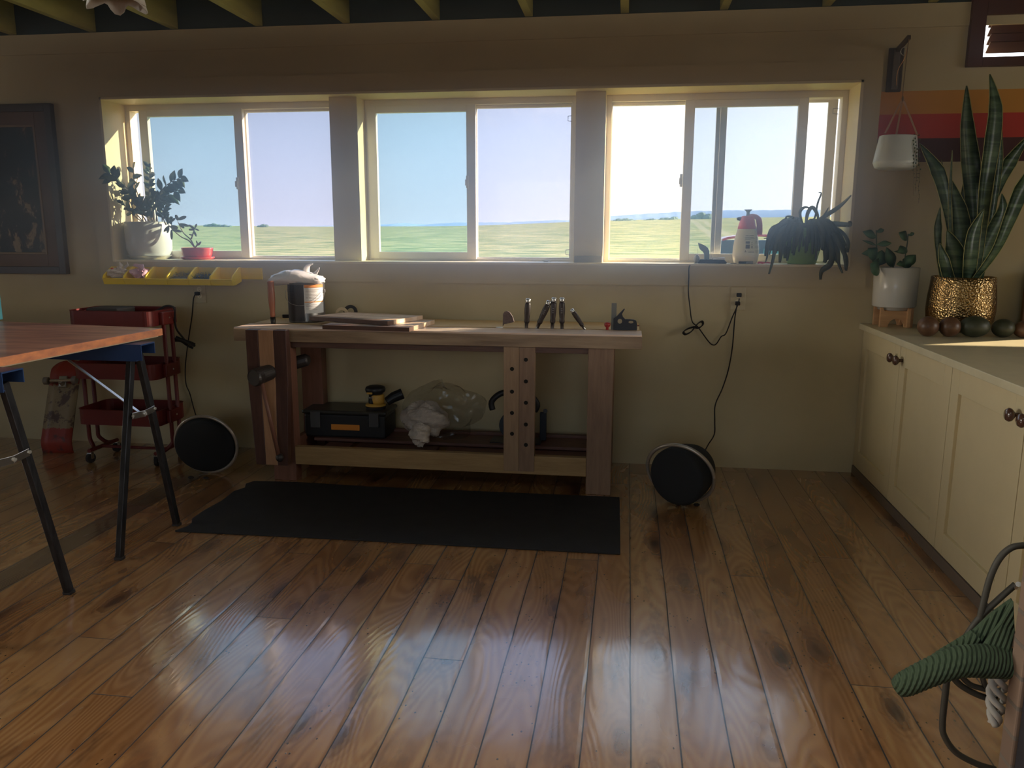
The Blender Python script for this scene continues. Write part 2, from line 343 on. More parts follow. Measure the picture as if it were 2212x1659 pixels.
# added scattering volume imitating lens veil by the windows, fading away from them
def haze():
    m=bpy.data.materials.new('lens_veil_volume'); m.use_nodes=True; t=m.node_tree; t.nodes.clear(); L=t.links.new
    tc=N(t,'ShaderNodeTexCoord'); sp=N(t,'ShaderNodeSeparateXYZ'); L(tc.outputs['Object'],sp.inputs[0])
    def ramp(ch,a,b):
        r=N(t,'ShaderNodeMapRange'); r.interpolation_type='SMOOTHSTEP'; L(sp.outputs[ch],r.inputs[0]); r.inputs[1].default_value=a; r.inputs[2].default_value=b; return r.outputs[0]
    def mul(a,b):
        q=N(t,'ShaderNodeMath',operation='MULTIPLY')
        for k,v in enumerate((a,b)):
            if isinstance(v,float): q.inputs[k].default_value=v
            else: L(v,q.inputs[k])
        return q.outputs[0]
    d=mul(mul(mul(ramp(0,-4.6,-3.0),ramp(0,1.95,.9)),mul(ramp(2,1.03,1.66),ramp(2,2.80,2.55))),mul(ramp(1,-1.5,-.5),HAZE))
    v=N(t,'ShaderNodeVolumeScatter'); v.inputs['Color'].default_value=(.70,.86,1,1); v.inputs['Anisotropy'].default_value=.72; L(d,v.inputs['Density'])
    o=N(t,'ShaderNodeOutputMaterial'); L(v.outputs[0],o.inputs['Volume']); return m
obj('lens_veil_volume',MB().box(-4.6,1.95,-1.5,-.06,.97,2.775),haze(),kind='structure')
def wall_material(stripes):
    m=bpy.data.materials.new('cream_plaster'+('_striped' if stripes else '')); m.use_nodes=True; t=m.node_tree; b=t.nodes['Principled BSDF']; L=t.links.new
    tc=N(t,'ShaderNodeTexCoord'); nz=N(t,'ShaderNodeTexNoise'); nz.inputs['Scale'].default_value=2.2; nz.inputs['Detail'].default_value=5; L(tc.outputs['Object'],nz.inputs['Vector'])
    r=N(t,'ShaderNodeValToRGB'); r.color_ramp.elements[0].position=.3; r.color_ramp.elements[1].position=.7
    r.color_ramp.elements[0].color=(.50,.415,.245,1); r.color_ramp.elements[1].color=(.58,.49,.30,1); L(nz.outputs[0],r.inputs[0])
    c=r.outputs[0]
    if stripes:
        sp=N(t,'ShaderNodeSeparateXYZ'); L(tc.outputs['Object'],sp.inputs[0])
        def band(z0,z1,col,c):
            a=N(t,'ShaderNodeMath',operation='GREATER_THAN'); L(sp.outputs[2],a.inputs[0]); a.inputs[1].default_value=z0
            d=N(t,'ShaderNodeMath',operation='LESS_THAN'); L(sp.outputs[2],d.inputs[0]); d.inputs[1].default_value=z1
            e=N(t,'ShaderNodeMath',operation='GREATER_THAN'); L(sp.outputs[0],e.inputs[0]); e.inputs[1].default_value=1.441
            f=N(t,'ShaderNodeMath',operation='MULTIPLY'); L(a.outputs[0],f.inputs[0]); L(d.outputs[0],f.inputs[1])
            g=N(t,'ShaderNodeMath',operation='MULTIPLY'); L(f.outputs[0],g.inputs[0]); L(e.outputs[0],g.inputs[1])
            x=N(t,'ShaderNodeMixRGB'); L(g.outputs[0],x.inputs[0]); L(c,x.inputs[1]); x.inputs[2].default_value=col; return x.outputs[0]
        c=band(2.184,2.314,(.60,.27,.045,1),c); c=band(2.047,2.184,(.52,.045,.03,1),c); c=band(1.913,2.047,(.085,.022,.022,1),c)
    L(c,b.inputs['Base Color']); b.inputs['Roughness'].default_value=.62
    n2=N(t,'ShaderNodeTexNoise'); n2.inputs['Scale'].default_value=14; n2.inputs['Detail'].default_value=6; L(tc.outputs['Object'],n2.inputs['Vector'])
    bp=N(t,'ShaderNodeBump'); bp.inputs['Strength'].default_value=.25; bp.inputs['Distance'].default_value=.006; L(n2.outputs[0],bp.inputs['Height']); L(bp.outputs[0],b.inputs['Normal'])
    return m
def holes(mb,plane,a0,a1,z0,z1,t0,t1,hs):
    xs=sorted({a0,a1,*[h[0] for h in hs],*[h[1] for h in hs]}); zs=sorted({z0,z1,*[h[2] for h in hs],*[h[3] for h in hs]})
    for i in range(len(xs)-1):
        for j in range(len(zs)-1):
            cx,cz=(xs[i]+xs[i+1])/2,(zs[j]+zs[j+1])/2
            if any(h[0]<cx<h[1] and h[2]<cz<h[3] for h in hs): continue
            if plane=='y': mb.box(xs[i],xs[i+1],t0,t1,zs[j],zs[j+1])
            else: mb.box(t0,t1,xs[i],xs[i+1],zs[j],zs[j+1])
    return mb
WX0,WX1,WZ0,WZ1=-3.521,1.337,1.296,2.38
m_wall=wall_material(False)
LV=(1.94,2.62,2.462,2.74); SW=(3.42,5.0,1.30,1.95)
obj('wall_back',holes(MB(),'y',X0-.3,X1+.3,0,2.786,0,.34,[(WX0,WX1,WZ0,WZ1),LV,SW]),wall_material(True),kind='structure')
obj('wall_left',holes(MB(),'x',YB,0,0,3.03,X0-.25,X0,[(-5,-2.2,1.0,2.4)]),m_wall,kind='structure')
obj('wall_right',holes(MB(),'x',YB,0,0,3.03,X1,X1+.25,[(-4.05,-1.75,1.15,2.35)]),m_wall,kind='structure')
obj('wall_front',holes(MB(),'y',X0,X1,0,3.03,YB-.25,YB,[(-2.3,1.1,1.0,2.4)]),m_wall,kind='structure')
obj('ceiling',MB().box(X0-.3,X1+.3,-3.95,.36,3.03,3.13).box(X0-.3,X1+.3,YB-.3,-5.25,3.03,3.13).box(X0-.3,-1.55,-5.25,-3.95,3.03,3.13).box(1.15,X1+.3,-5.25,-3.95,3.03,3.13),m_deck,kind='structure')
# solid blocking between the joists on top of the wall is part of the back trim
obj('trim_6',MB().box(X0-.3,X1+.3,.0,.34,2.787,3.03),m_deck,kind='structure')
obj('trim_1',MB().box(X0,X1,-.012,.0,2.66,2.786),m_case,kind='structure')
k=0
for i in range(-11,9):
    x=-.058+.578*i
    j=obj('ceiling_joist',MB().box(x-.024,x+.024,YB,-.005,2.79,3.03),m_joist,bevel=.003,
      label=None)
    tag(j,kind='structure')
# ---------------- window wall ----------------
def board(mb,x0,x1,z0,z1,y0=-.013,y1=0): mb.box(x0,x1,y0,y1,z0,z1)
cs=MB(); board(cs,WX0-.105,WX1+.10,WZ1,WZ1+.108); board(cs,WX0-.105,WX0,WZ0,WZ1); board(cs,WX1,WX1+.10,WZ0,WZ1); board(cs,WX0-.105,WX1+.10,WZ0-.122,WZ0)
obj('trim_2',cs,m_case,kind='structure')
jl=MB(); JD=.22
jl.box(WX0,WX0+.018,-.02,.33,WZ0,WZ1); jl.box(WX1-.018,WX1,-.02,.33,WZ0,WZ1); jl.box(WX0,WX1,-.02,.33,WZ1-.016,WZ1); jl.box(WX0,WX1,-.018,.33,WZ0,WZ0+.014)
obj('trim_3',jl,m_trimw,kind='structure',bevel=.002)
SZ=WZ0+.014   # sill top
PY=.075
for i,(a,b) in enumerate(((-1.957,-1.768),(-.348,-.160))):
    obj('trim_%d'%(4+i),MB().box(a,b,PY,.33,SZ,WZ1-.016),m_trimw,kind='structure',bevel=.002)
def frame(mb,x0,x1,z0,z1,y0,y1,w,wt=None,wb=None):
    wt=wt or w; wb=wb or w
    mb.box(x0,x0+w,y0,y1,z0,z1); mb.box(x1-w,x1,y0,y1,z0,z1); mb.box(x0+w,x1-w,y0,y1,z1-wt,z1); mb.box(x0+w,x1-w,y0,y1,z0,z0+wb); return mb
ZT=WZ1-.016
def window(i,x0,x1,xm,left_in=True):
    w=obj('window_%d'%i,frame(MB(),x0,x1,SZ,ZT,.235,.32,.034,.040,.014),m_vinyl,kind='structure',bevel=.002)
    return w
w1=window(1,WX0+.018,-1.957,-2.63)
def sash(w,x0,x1,z0,z1,y0,y1,g,st,tb,latch=None,name='sash'):
    s=obj(name,frame(MB(),x0,x1,z0,z1,y0,y1,st,tb,tb),m_vinyl,w,bevel=.003)
    ym=(y0+y1)/2
    obj('pane',MB().box(x0+st,x1-st,ym-.002,ym+.002,z0+tb,z1-tb),g,s)
    if latch is not None:
        l=MB(); l.box(latch-.008,latch+.008,y0-.016,y0,1.79,1.87); l.box(latch-.013,latch+.004,y0-.024,y0-.010,1.805,1.845)
        obj('latch',l,m_vinyl,s,bevel=.002)
    return s
sash(w1,-3.395,-2.635,SZ+.012,2.330,.225,.262,g_teal,.062,.046,-2.69)
sash(w1,-2.66,-1.93,SZ+.006,2.326,.272,.305,g_lav,.030,.018,name='fixed_pane_frame')
w2=window(2,-1.768,-.348,-1.0)
sash(w2,-1.752,-1.015,SZ+.012,2.326,.225,.262,g_teal,.062,.046,-1.07)
sash(w2,-1.04,-.365,SZ+.006,2.322,.272,.305,g_lav,.026,.018,name='fixed_pane_frame')
w3=window(3,-.160,WX1-.018,.35)
sash(w3,-.148,.56,SZ+.006,2.322,.276,.306,g_clear,.026,.018,name='fixed_pane_frame')
sash(w3,.335,1.085,SZ+.012,2.322,.225,.262,g_grey,.060,.044,.325)
sash(w3,.545,1.275,SZ+.006,2.322,.300,.318,g_clear,.058,.018,None,name='screen_frame')
def hook(w,px,py,s=1.):
    p=at(px,py,y=.262); r=MB(); h=.018
    r.tube([p+Vector((.022,0,h)),p+Vector((-.012,0,h*.8)),p+Vector((-.012,0,-h*.8)),p+Vector((.022,0,-h))],.0022,6)
    obj('screen_clip',r,mat('grey_clip',(.16,.15,.28),.4),w)
hook(w2,1231,256); hook(w2,1226,545); hook(w3,1804,240); 
# far right small window that lets the sun onto the counter
w4=obj('window_4',frame(MB(),SW[0],SW[1],SW[2],SW[3],.2,.28,.03),m_vinyl,kind='structure')
obj('pane',MB().box(SW[0]+.03,SW[1]-.03,.24,.243,SW[2]+.03,SW[3]-.03),g_clear,w4)
# rear, left and ceiling openings made up to carry fill light, plus right window
w5=obj('window_5',frame(MB(),-2.3,1.1,1.,2.4,YB-.15,YB-.08,.06),m_vinyl,kind='structure')
w6=obj('window_6',MB().box(X0-.15,X0-.08,-5,-4.94,1,2.4).box(X0-.15,X0-.08,-2.26,-2.2,1,2.4).box(X0-.15,X0-.08,-5,-2.2,2.34,2.4).box(X0-.15,X0-.08,-5,-2.2,1,1.06),m_vinyl,kind='structure')
w7=obj('window_7',MB().box(X1+.08,X1+.15,-4.05,-3.99,1.15,2.35).box(X1+.08,X1+.15,-1.81,-1.75,1.15,2.35).box(X1+.08,X1+.15,-3.99,-1.81,2.29,2.35).box(X1+.08,X1+.15,-3.99,-1.81,1.15,1.21),m_vinyl,kind='structure')
w8=obj('window_8',frame(MB(),-1.55,1.15,0,0,0,0,0),m_vinyl,kind='structure') if False else obj('window_8',MB().box(-1.55,1.15,-5.25,-5.20,3.03,3.13).box(-1.55,1.15,-4.0,-3.95,3.03,3.13).box(-1.55,-1.50,-5.20,-4.0,3.03,3.13).box(1.10,1.15,-5.20,-4.0,3.03,3.13),m_vinyl,kind='structure')
obj('pane',MB().box(-2.24,1.04,YB-.12,YB-.116,1.06,2.34),g_clear,w5); obj('pane',MB().box(X0-.12,X0-.116,-4.94,-2.26,1.06,2.34),g_clear,w6); obj('pane',MB().box(X1+.112,X1+.116,-3.99,-1.81,1.21,2.29),g_clear,w7); obj('pane',MB().box(-1.5,1.1,-5.2,-4.0,3.05,3.054),g_clear,w8)
# ---------------- outdoors ----------------
def grass_mat():
    m=bpy.data.materials.new('mown_hay_field'); m.use_nodes=True; t=m.node_tree; b=t.nodes['Principled BSDF']; L=t.links.new
    tc=N(t,'ShaderNodeTexCoord'); mp=N(t,'ShaderNodeMapping'); mp.inputs['Scale'].default_value=(.14,.30,1); L(tc.outputs['Object'],mp.inputs[0])
    n=N(t,'ShaderNodeTexNoise'); n.inputs['Scale'].default_value=1.3; n.inputs['Detail'].default_value=10; n.inputs['Roughness'].default_value=.82; L(mp.outputs[0],n.inputs['Vector'])
    r=N(t,'ShaderNodeValToRGB'); E=r.color_ramp.elements; E[0].position=.43; E[0].color=(.17,.25,.085,1); E[1].position=.58; E[1].color=(.68,.58,.27,1); e=E.new(.5); e.color=(.38,.42,.16,1)
    L(n.outputs[0],r.inputs[0])
    # pale vehicle track across the right of the field: two wheel ruts
    sp=N(t,'ShaderNodeSeparateXYZ'); L(tc.outputs['Object'],sp.inputs[0])
    def mt(op,a,c=None):
        q=N(t,'ShaderNodeMath',operation=op)
        for i,v in enumerate((a,c)):
            if v is None: continue
            if isinstance(v,(int,float)): q.inputs[i].default_value=v
            else: L(v,q.inputs[i])
        return q.outputs[0]
    A=at(1492,482,z=-.35) if False else None
    P=TRK[0]; Q=TRK[1]; dx,dy=Q[0]-P[0],Q[1]-P[1]; ln=math.hypot(dx,dy); nx,ny=-dy/ln,dx/ln
    dist=mt('ABSOLUTE',mt('ADD',mt('MULTIPLY',mt('SUBTRACT',sp.outputs[0],P[0]),nx),mt('MULTIPLY',mt('SUBTRACT',sp.outputs[1],P[1]),ny)))
    rut=mt('LESS_THAN',mt('ABSOLUTE',mt('SUBTRACT',dist,1.3)),.75)
    x=N(t,'ShaderNodeMixRGB'); L(mt('MULTIPLY',rut,.55),x.inputs[0]); L(r.outputs[0],x.inputs[1]); x.inputs[2].default_value=(.62,.55,.34,1)
    L(x.outputs[0],b.inputs['Base Color']); b.inputs['Roughness'].default_value=.95; b.inputs['Specular IOR Level'].default_value=.1
    return m
_a=at(1500,482,y=300); _b=at(1650,525,y=60); TRK=((_a.x,300.),(_b.x,60.))
def _ss(t): t=max(0.,min(1.,t)); return t*t*(3-2*t)
def gz(x,y):
    s=max(0.,min(1.,(y-40)/200.)); return -.35+s**1.4*(3.0+1.7*_ss((x+95)/100.)+max(0,x)*.012)*((y/240.) if y>240 else 1)+.10*math.sin(x*.05)*s+.2*math.sin(x*.021+1)*s
g=MB(); gx=[-420+8*i for i in range(106)]; gy=[.6]+[3+ (i/46)**1.8*380 for i in range(47)]
vs=[(x,y,gz(x,y)) for y in gy for x in gx]; nx=len(gx)
g.add(vs,[(j*nx+i,j*nx+i+1,(j+1)*nx+i+1,(j+1)*nx+i) for j in range(len(gy)-1) for i in range(nx-1)])
# thick soil edge so the ground has depth
g.box(-420,420,.6,3,-2,-.36)
obj('hay_field',g,grass_mat(),sm=True,kind='structure')
m_hill=mat('haze_tinted_wooded_ridge',(.42,.58,.80),1.,var=.12,vscale=.02)  # distance haze mixed into the ridge colour as pale blue
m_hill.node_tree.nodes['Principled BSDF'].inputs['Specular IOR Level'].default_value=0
def ridge(name,pts,y,depth,label,base=-5):
    prof=[(at(px,py,y=y).x,at(px,py,y=y).z) for px,py in pts]; rnd=random.Random(3); fine=[]
    for i in range(len(prof)-1):
        for k in range(14):
            t=k/14; fine.append((prof[i][0]*(1-t)+prof[i+1][0]*t,prof[i][1]*(1-t)+prof[i+1][1]*t+rnd.random()*1.2*(y/1500)))
    fine.append(prof[-1]); mb=MB(); rows=[]
    for k in range(7):
        s=math.cos(k/6*PI/2); c=math.sin(k/6*PI/2)
        rows.append([Vector((x,y-depth*s,base+(z-base)*c)) for x,z in fine])
    rows.append([Vector((x,y+depth,base)) for x,z in fine]); n=len(fine)
    mb.add([v for r in rows for v in r],[(j*n+i,j*n+i+1,(j+1)*n+i+1,(j+1)*n+i) for j in range(len(rows)-1) for i in range(n-1)])
    return obj(name,mb,m_hill,sm=True,kind='structure')
def tagged(o,**k): 
    for a,b in k.items(): o[a]=b
    return o
_o=obj
def obj(name,mb,mats,parent=None,bevel=0.,sm=False,seg=2,loc=None,category=None,**tags):
    if category: tags['cat']=category
    return _o(name,mb,mats,parent,bevel,sm,seg,loc,**tags)
ridge('hills_far',[(1100,492),(1180,484),(1235,478),(1310,468),(1390,463),(1480,457),(1600,455),(1720,454),(1850,453),(2100,452),(2500,456)],1500,150,'long haze-tinted wooded ridge rising on the horizon behind the right window')
ridge('hills_low',[(560,492),(640,491),(700,489),(760,488),(800,487),(850,485),(880,483),(920,486),(1000,481),(1100,481),(1200,476),(1240,477),(1300,484),(1400,490)],1100,120,'low haze-tinted hills along the horizon behind the middle window')
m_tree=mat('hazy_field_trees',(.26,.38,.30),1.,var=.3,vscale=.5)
def clump(pxs,y,label):
    mb=MB(); rnd=random.Random(int(pxs[0][0]))
    for i,(px,py,r) in enumerate(pxs):
        p=at(px,py,y=y); s=r*(y+CD)/FL
        for q in range(5):
            a=rnd.random()*6.28; mb.ell(p+Vector((math.cos(a)*s*.6,math.sin(a)*s*.5,(rnd.random()-.4)*s*.5)),s*.95,s*.8,s*.62,10,noise=.12,seed=i*7+q)
    return obj('tree_clump',mb,m_tree,sm=False,label=label,category='trees',group='tree clumps at the far edge of the field')
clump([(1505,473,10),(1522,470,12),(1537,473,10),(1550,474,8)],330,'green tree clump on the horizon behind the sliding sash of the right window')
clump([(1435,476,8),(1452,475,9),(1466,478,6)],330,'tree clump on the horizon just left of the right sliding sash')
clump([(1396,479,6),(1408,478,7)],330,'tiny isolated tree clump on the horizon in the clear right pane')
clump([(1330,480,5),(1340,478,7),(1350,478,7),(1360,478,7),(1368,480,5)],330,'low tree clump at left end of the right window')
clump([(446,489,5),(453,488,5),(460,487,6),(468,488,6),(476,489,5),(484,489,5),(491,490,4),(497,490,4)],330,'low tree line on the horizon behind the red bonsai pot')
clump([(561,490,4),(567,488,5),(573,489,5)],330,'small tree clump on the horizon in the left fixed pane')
# red vehicle parked outside
def vehicle():
    y=20.; T=thing('parked_car','red car with dark glass parked on the grass outside the right window','car',(at(1640,560,y=y).x,y,gz(5,y)))
    mr=mat('red_car_paint',(.55,.05,.07),.3,coat=.5); mg=mat('dark_car_glass',(.06,.10,.13),.1); mt_=mat('teal_interior',(.10,.34,.34),.5)
    z0=gz(5,y)
    def X(px): return at(px,530,y=y).x
    def Z(py): return at(1640,py,y=y).z
    roof=MB(); pr=[(X(1560),Z(516)),(X(1572),Z(512)),(X(1600),Z(508)),(X(1640),Z(506)),(X(1662),Z(506.5)),(X(1690),Z(510)),(X(1722),Z(519))]
    lo=[(x,z-.07) for x,z in pr[::-1]]; roof.prism(pr+lo,'y',y,y+1.5); obj('roof',roof,mr,T,bevel=.02)
    cb=MB(); cb.box(X(1558),X(1724),y+.05,y+1.45,Z(575),Z(519)); obj('cabin_glass',cb,mg,T,bevel=.03)
    st=MB(); st.box(X(1650),X(1715),y+.02,y+.06,Z(575),Z(538)); obj('window_panel',st,mt_,T); obj('window_panel',MB().box(X(1590),X(1612),y+.02,y+.06,Z(560),Z(545)),mt_,T)
    bd=MB(); bd.box(X(1500),X(1780),y,y+1.6,z0+.35,Z(585)); bd.box(X(1504),X(1560),y+.1,y+1.4,Z(586),Z(551)); obj('body',bd,mr,T,bevel=.06)
    for wx in (1540,1730):
        for yy in (y-.05,y+1.45):
            obj('wheel',MB().lathe([(.0,-.1),(.30,-.1),(.33,-.06),(.33,.06),(.30,.1),(0,.1)],(X(wx),yy,z0+.33),28,M=axisM((0,1,0))),m_rub,T)
vehicle()
# ---------------- workbench ----------------
BZ=.94
B=thing('workbench','long split top woodworking bench standing against the window wall on the black mat','workbench',(-1.1,-.4,0))
tp=MB(); tp.box(-2.32,.091,-.69,-.475,.862,BZ); obj('front_slab',tp,m_topwood,B,bevel=.003,label='pale front slab of the bench top')
obj('apron',MB().box(-2.32,.093,-.697,-.690,.860,.930),m_apronwood,B,bevel=.002)
tp=MB(); tp.box(-2.31,.08,-.43,-.06,.862,BZ); obj('rear_slab',tp,wood('warm_rear_slab',(.72,.50,.26),(.60,.40,.2),'x',4,.42),B,bevel=.003)
obj('gap_stop',MB().box(-2.30,.07,-.474,-.431,.87,.932),m_walx,B)
obj('leg',MB().box(-.205,-.062,-.685,-.60,0,.862),m_fir,B,bevel=.003)
obj('leg',MB().box(-2.115,-1.972,-.685,-.60,0,.862),m_cherry,B,bevel=.003)
obj('leg',MB().box(-.20,-.062,-.20,-.115,0,.862),m_fir,B,bevel=.003)
obj('leg',MB().box(-2.115,-1.972,-.20,-.115,0,.862),m_cherry,B,bevel=.003)
obj('front_rail',MB().box(-1.972,-.205,-.69,-.645,.107,.218),m_oak,B,bevel=.003)
obj('rear_rail',MB().box(-1.972,-.205,-.165,-.125,.107,.218),m_shelf,B,bevel=.003)
obj('end_rail',MB().box(-2.07,-2.03,-.60,-.20,.107,.218),m_cherry,B,bevel=.003)
obj('end_rail',MB().box(-.155,-.115,-.60,-.20,.107,.218),m_fir,B,bevel=.003)
obj('top_cleat',MB().box(-1.972,-.205,-.68,-.64,.825,.861),m_walx,B,bevel=.002)
obj('top_cleat',MB().box(-1.972,-.205,-.17,-.13,.80,.861),m_walx,B,bevel=.002)
for k,(a,b) in enumerate(((-.645,-.585),(-.42,-.315),(-.305,-.165))):
    pass
obj('shelf_plank',MB().box(-1.965,-.21,-.40,-.165,.182,.20),m_shelf,B,bevel=.002)
for a,b in ((-1.86,-1.70),(-1.66,-1.14),(-1.08,-.21)):
    obj('shelf_plank',MB().box(a,b,-.645,-.405,.160,.178),m_shelf,B,bevel=.002)
dm=MB(); dm.box(-.687,-.598,-.695,-.655,.125,.858); obj('deadman_post',dm,m_fir2,B,bevel=.002)
dm=MB(); dm.box(-.597,-.506,-.695,-.655,.125,.858); obj('deadman_post',dm,m_fir,B,bevel=.002)
m_hole=mat('dark_peg_hole',(.01,.008,.006),.9)
for px,py in ((1106,797),(1106,846),(1106,892),(1106,937),(1136,777),(1136,824),(1136,870),(1136,917),(1136,961)):
    p=at(px,py,y=-.695); obj('peg_hole',MB().lathe([(.0,-.001),(.0118,-.001),(.0118,.0015),(0,.0015)],p,14,M=axisM((0,-1,0))),m_hole,B)
# leg vise
V=[(-2.193,-2.115),(-2.115,-2.023),(-2.023,-1.945)]
def strip(a,b,m,nm):
    fr=lambda x,z: x+(.0 if x>-2.0 else .0)
    z0,z1=.128,.945; c=lambda x,z: -2.06+(x+2.06)*(1 if z>.62 else (.80+.20*(z-z0)/(.62-z0)))-(0 if z>.62 else .006*(1-(z-z0)/(.62-z0)))
    pts=[(c(a,z0),z0),(c(b,z0),z0),(c(b,.4),.4),(c(b,.62),.62),(b,z1-.004),(a,z1-.004),(c(a,.62),.62),(c(a,.4),.4)]
    obj(nm,MB().prism(pts,'y',-.80,-.745),m,B,bevel=.004)
strip(*V[0],m_walnut,'vise_jaw_strip'); strip(*V[1],wood('pale_vise_strip',(.40,.22,.12),(.30,.16,.085),'z',6,.4),'vise_jaw_strip'); strip(*V[2],m_walnut,'vise_jaw_strip')
hb=at(560,812,y=-.87); hb2=Vector((hb.x+.03,-.70,hb.z+.01))
m_hub=mat('turned_black_wood',(.028,.022,.020),.45)
obj('vise_hub',MB().tube([hb+Vector((-.01,-.05,-.005)),hb+Vector((-.008,-.045,-.005)),hb,hb2+Vector((.0,-.11,0)),hb2],[.045,.050,.050,.046,.034],28),m_hub,B,sm=False,bevel=.003)
h0=at(563,815,y=-.88); h1=at(602,985,y=-.86)
ob=MB().tube([h0+(h1-h0)*-.02,h1],.0125,14); obj('vise_handle',ob,m_cherry,B,sm=True)
obj('handle_knob',MB().ell(h1+Vector((.006,0,-.01)),.024,.022,.026,20),m_hub,B,sm=True)
kn=at(650,782,y=-.56); obj('screw_nut',MB().tube([kn+Vector((-.05,.0,-.01)),kn+Vector((.03,.02,.012)),kn+Vector((.045,.02,.014))],[.040,.038,.026],22),m_hub,B,bevel=.003)
# ---------------- things on the bench ----------------
def top_tool(name,label,cat,x,y,group=None): return thing(name,label,cat,(x,y,BZ),group)
# turned handle
p=at(590,692,y=-.453); q=at(584,600,y=-.453)
T=top_tool('turned_tool_handle','tall turned copper brown wooden handle standing upright left of the paint can','tool handle',p.x,-.453)
ax=(Vector((q.x,-.453,q.z))-p); Lh=ax.length
prof=[(.012,0),(.013,.15),(.0165,.20),(.0155,.28),(.0185,.40),(.0215,.60),(.021,.80),(.0195,.92),(.0215,.96),(.0205,1.0)]
M3=axisM(ax,(0,1,0)); base=Vector((p.x,-.453,BZ))
obj('handle',MB().lathe([(r,z*Lh) for r,z in prof if z>=.15],base,24,M=M3),wood('copper_brown_wood',(.34,.14,.085),(.24,.09,.055),'z',6,.3),T,sm=True)
obj('ferrule',MB().lathe([(.011,-.01),(.014,.0),(.0165,.15*Lh)],base,20,M=M3),mat('dark_iron_ferrule',(.05,.045,.04),.4,metal=.8),T,sm=True)
# paint can
cl=at(619,690,y=-.36).x; crr=at(694,690,y=-.36).x; cx=(cl+crr)/2; cr_=(crr-cl)/2; ct=at(655,610,y=-.36).z; cy=-.30
T=top_tool('paint_can','metal paint can with black and white label standing left of the stacked boards','paint can',cx,cy)
m_can=mat('tin_can_metal',(.20,.19,.18),.35,metal=.7,var=.1)
obj('can_body',MB().lathe([(cr_*.97,BZ),(cr_,BZ+.004),(cr_*.985,BZ+.012),(cr_*.985,ct-.012),(cr_*1.01,ct-.004),(cr_*1.01,ct),(cr_*.9,ct),(cr_*.88,ct-.006)],(cx,cy,0),48),m_can,T,sm=True)
def wrap(mb,r,a0,a1,z0,z1,th=.0012,m=0,n=20):
    for i in range(n):
        a=a0+(a1-a0)*i/n; b=a0+(a1-a0)*(i+1)/n
        P=lambda t,rr,z: Vector((cx+rr*math.cos(t),cy+rr*math.sin(t),z))
        mb.add([P(a,r,z0),P(b,r,z0),P(b,r,z1),P(a,r,z1),P(a,r-th,z0),P(b,r-th,z0),P(b,r-th,z1),P(a,r-th,z1)],[(0,1,2,3),(7,6,5,4),(0,4,5,1),(3,2,6,7)],m)
r1=cr_*1.0
lb=MB(); wrap(lb,r1,-2.9,-1.32,BZ+.01,ct-.014); obj('dark_label',lb,mat('dark_can_label',(.05,.045,.045),.5),T,sm=False)
lb=MB(); wrap(lb,r1,-1.30,-.1,BZ+.06,ct-.032,m=0); obj('white_label',lb,mat('white_can_label',(.60,.60,.58),.5,bump=.0),T)
lb=MB(); wrap(lb,r1,-1.30,-.1,ct-.030,ct-.012); wrap(lb,r1+.0006,-1.30,-.1,BZ+.128,BZ+.134); obj('orange_band',lb,mat('orange_label_band',(.70,.26,.06),.5),T)
lb=MB()
for k in range(9):
    z=ct-.045-k*.009
    if abs(z-BZ-.131)<.008: continue
    wrap(lb,r1+.0006,-1.22,-.45-(.12*(k%3)),z,z+.0016,n=12)
for k in range(4): wrap(lb,r1+.0006,-1.22,-.6,BZ+.112-k*.010,BZ+.1136-k*.010,n=10)
obj('label_print',lb,mat('grey_print',(.20,.16,.14),.6),T)
lb=MB()
for z in (BZ+.195,BZ+.172,BZ+.150): wrap(lb,r1+.0006,-2.5,-1.9,z,z+.0018,n=8)
obj('label_lines',lb,mat('black_print',(.012,.012,.012),.6),T)
obj('side_seam',MB().tube([(cx+r1*math.cos(-1.31),cy+r1*math.sin(-1.31),BZ+.01),(cx+r1*math.cos(-1.31),cy+r1*math.sin(-1.31),ct-.012)],.002,6),m_can,T)
bl=[]; 
for i in range(21):
    a=PI*i/20; bl.append(Vector((cx-(cr_+.008)*math.cos(a),cy-.03-.09*math.sin(a),ct-.055-.085*math.sin(a))))
obj('wire_bail',MB().tube(bl,.0014,6),m_steel,T,sm=True)
for s in (-1,1): obj('bail_ear',MB().box(cx+s*(cr_+.004)-.005,cx+s*(cr_+.004)+.005,cy-.010,cy+.010,ct-.065,ct-.045),m_can,T,bevel=.002)
# bag on top of can
def crumple(mb,c,rx,ry,rz,n,seed,amp,p=1.):
    rnd=random.Random(seed); ph=[(rnd.uniform(1,5),rnd.uniform(1,5),rnd.uniform(0,6.28)) for _ in range(7)]
    k=n//2; vs=[]; c=Vector(c)
    for i in range(k+1):
        for j in range(n):
            th=PI*i/k; a=2*PI*j/n; q=1
            for f,g_,h in ph: q+=amp*math.sin(f*a*1.0//1*1.0+g_*th*1.7+h) if False else amp*math.sin(round(f)*a+g_*th*1.7+h)
            q+=amp*.9*(rnd.random()-.5)
            vs.append(c+Vector((rx*math.sin(th)*math.cos(a)*q,ry*math.sin(th)*math.sin(a)*q,-rz*math.cos(th)*q)))
    return mb.add(vs,[(i*n+j,i*n+(j+1)%n,(i+1)*n+(j+1)%n,(i+1)*n+j) for i in range(k) for j in range(n)])
bz=ct
bg=MB()
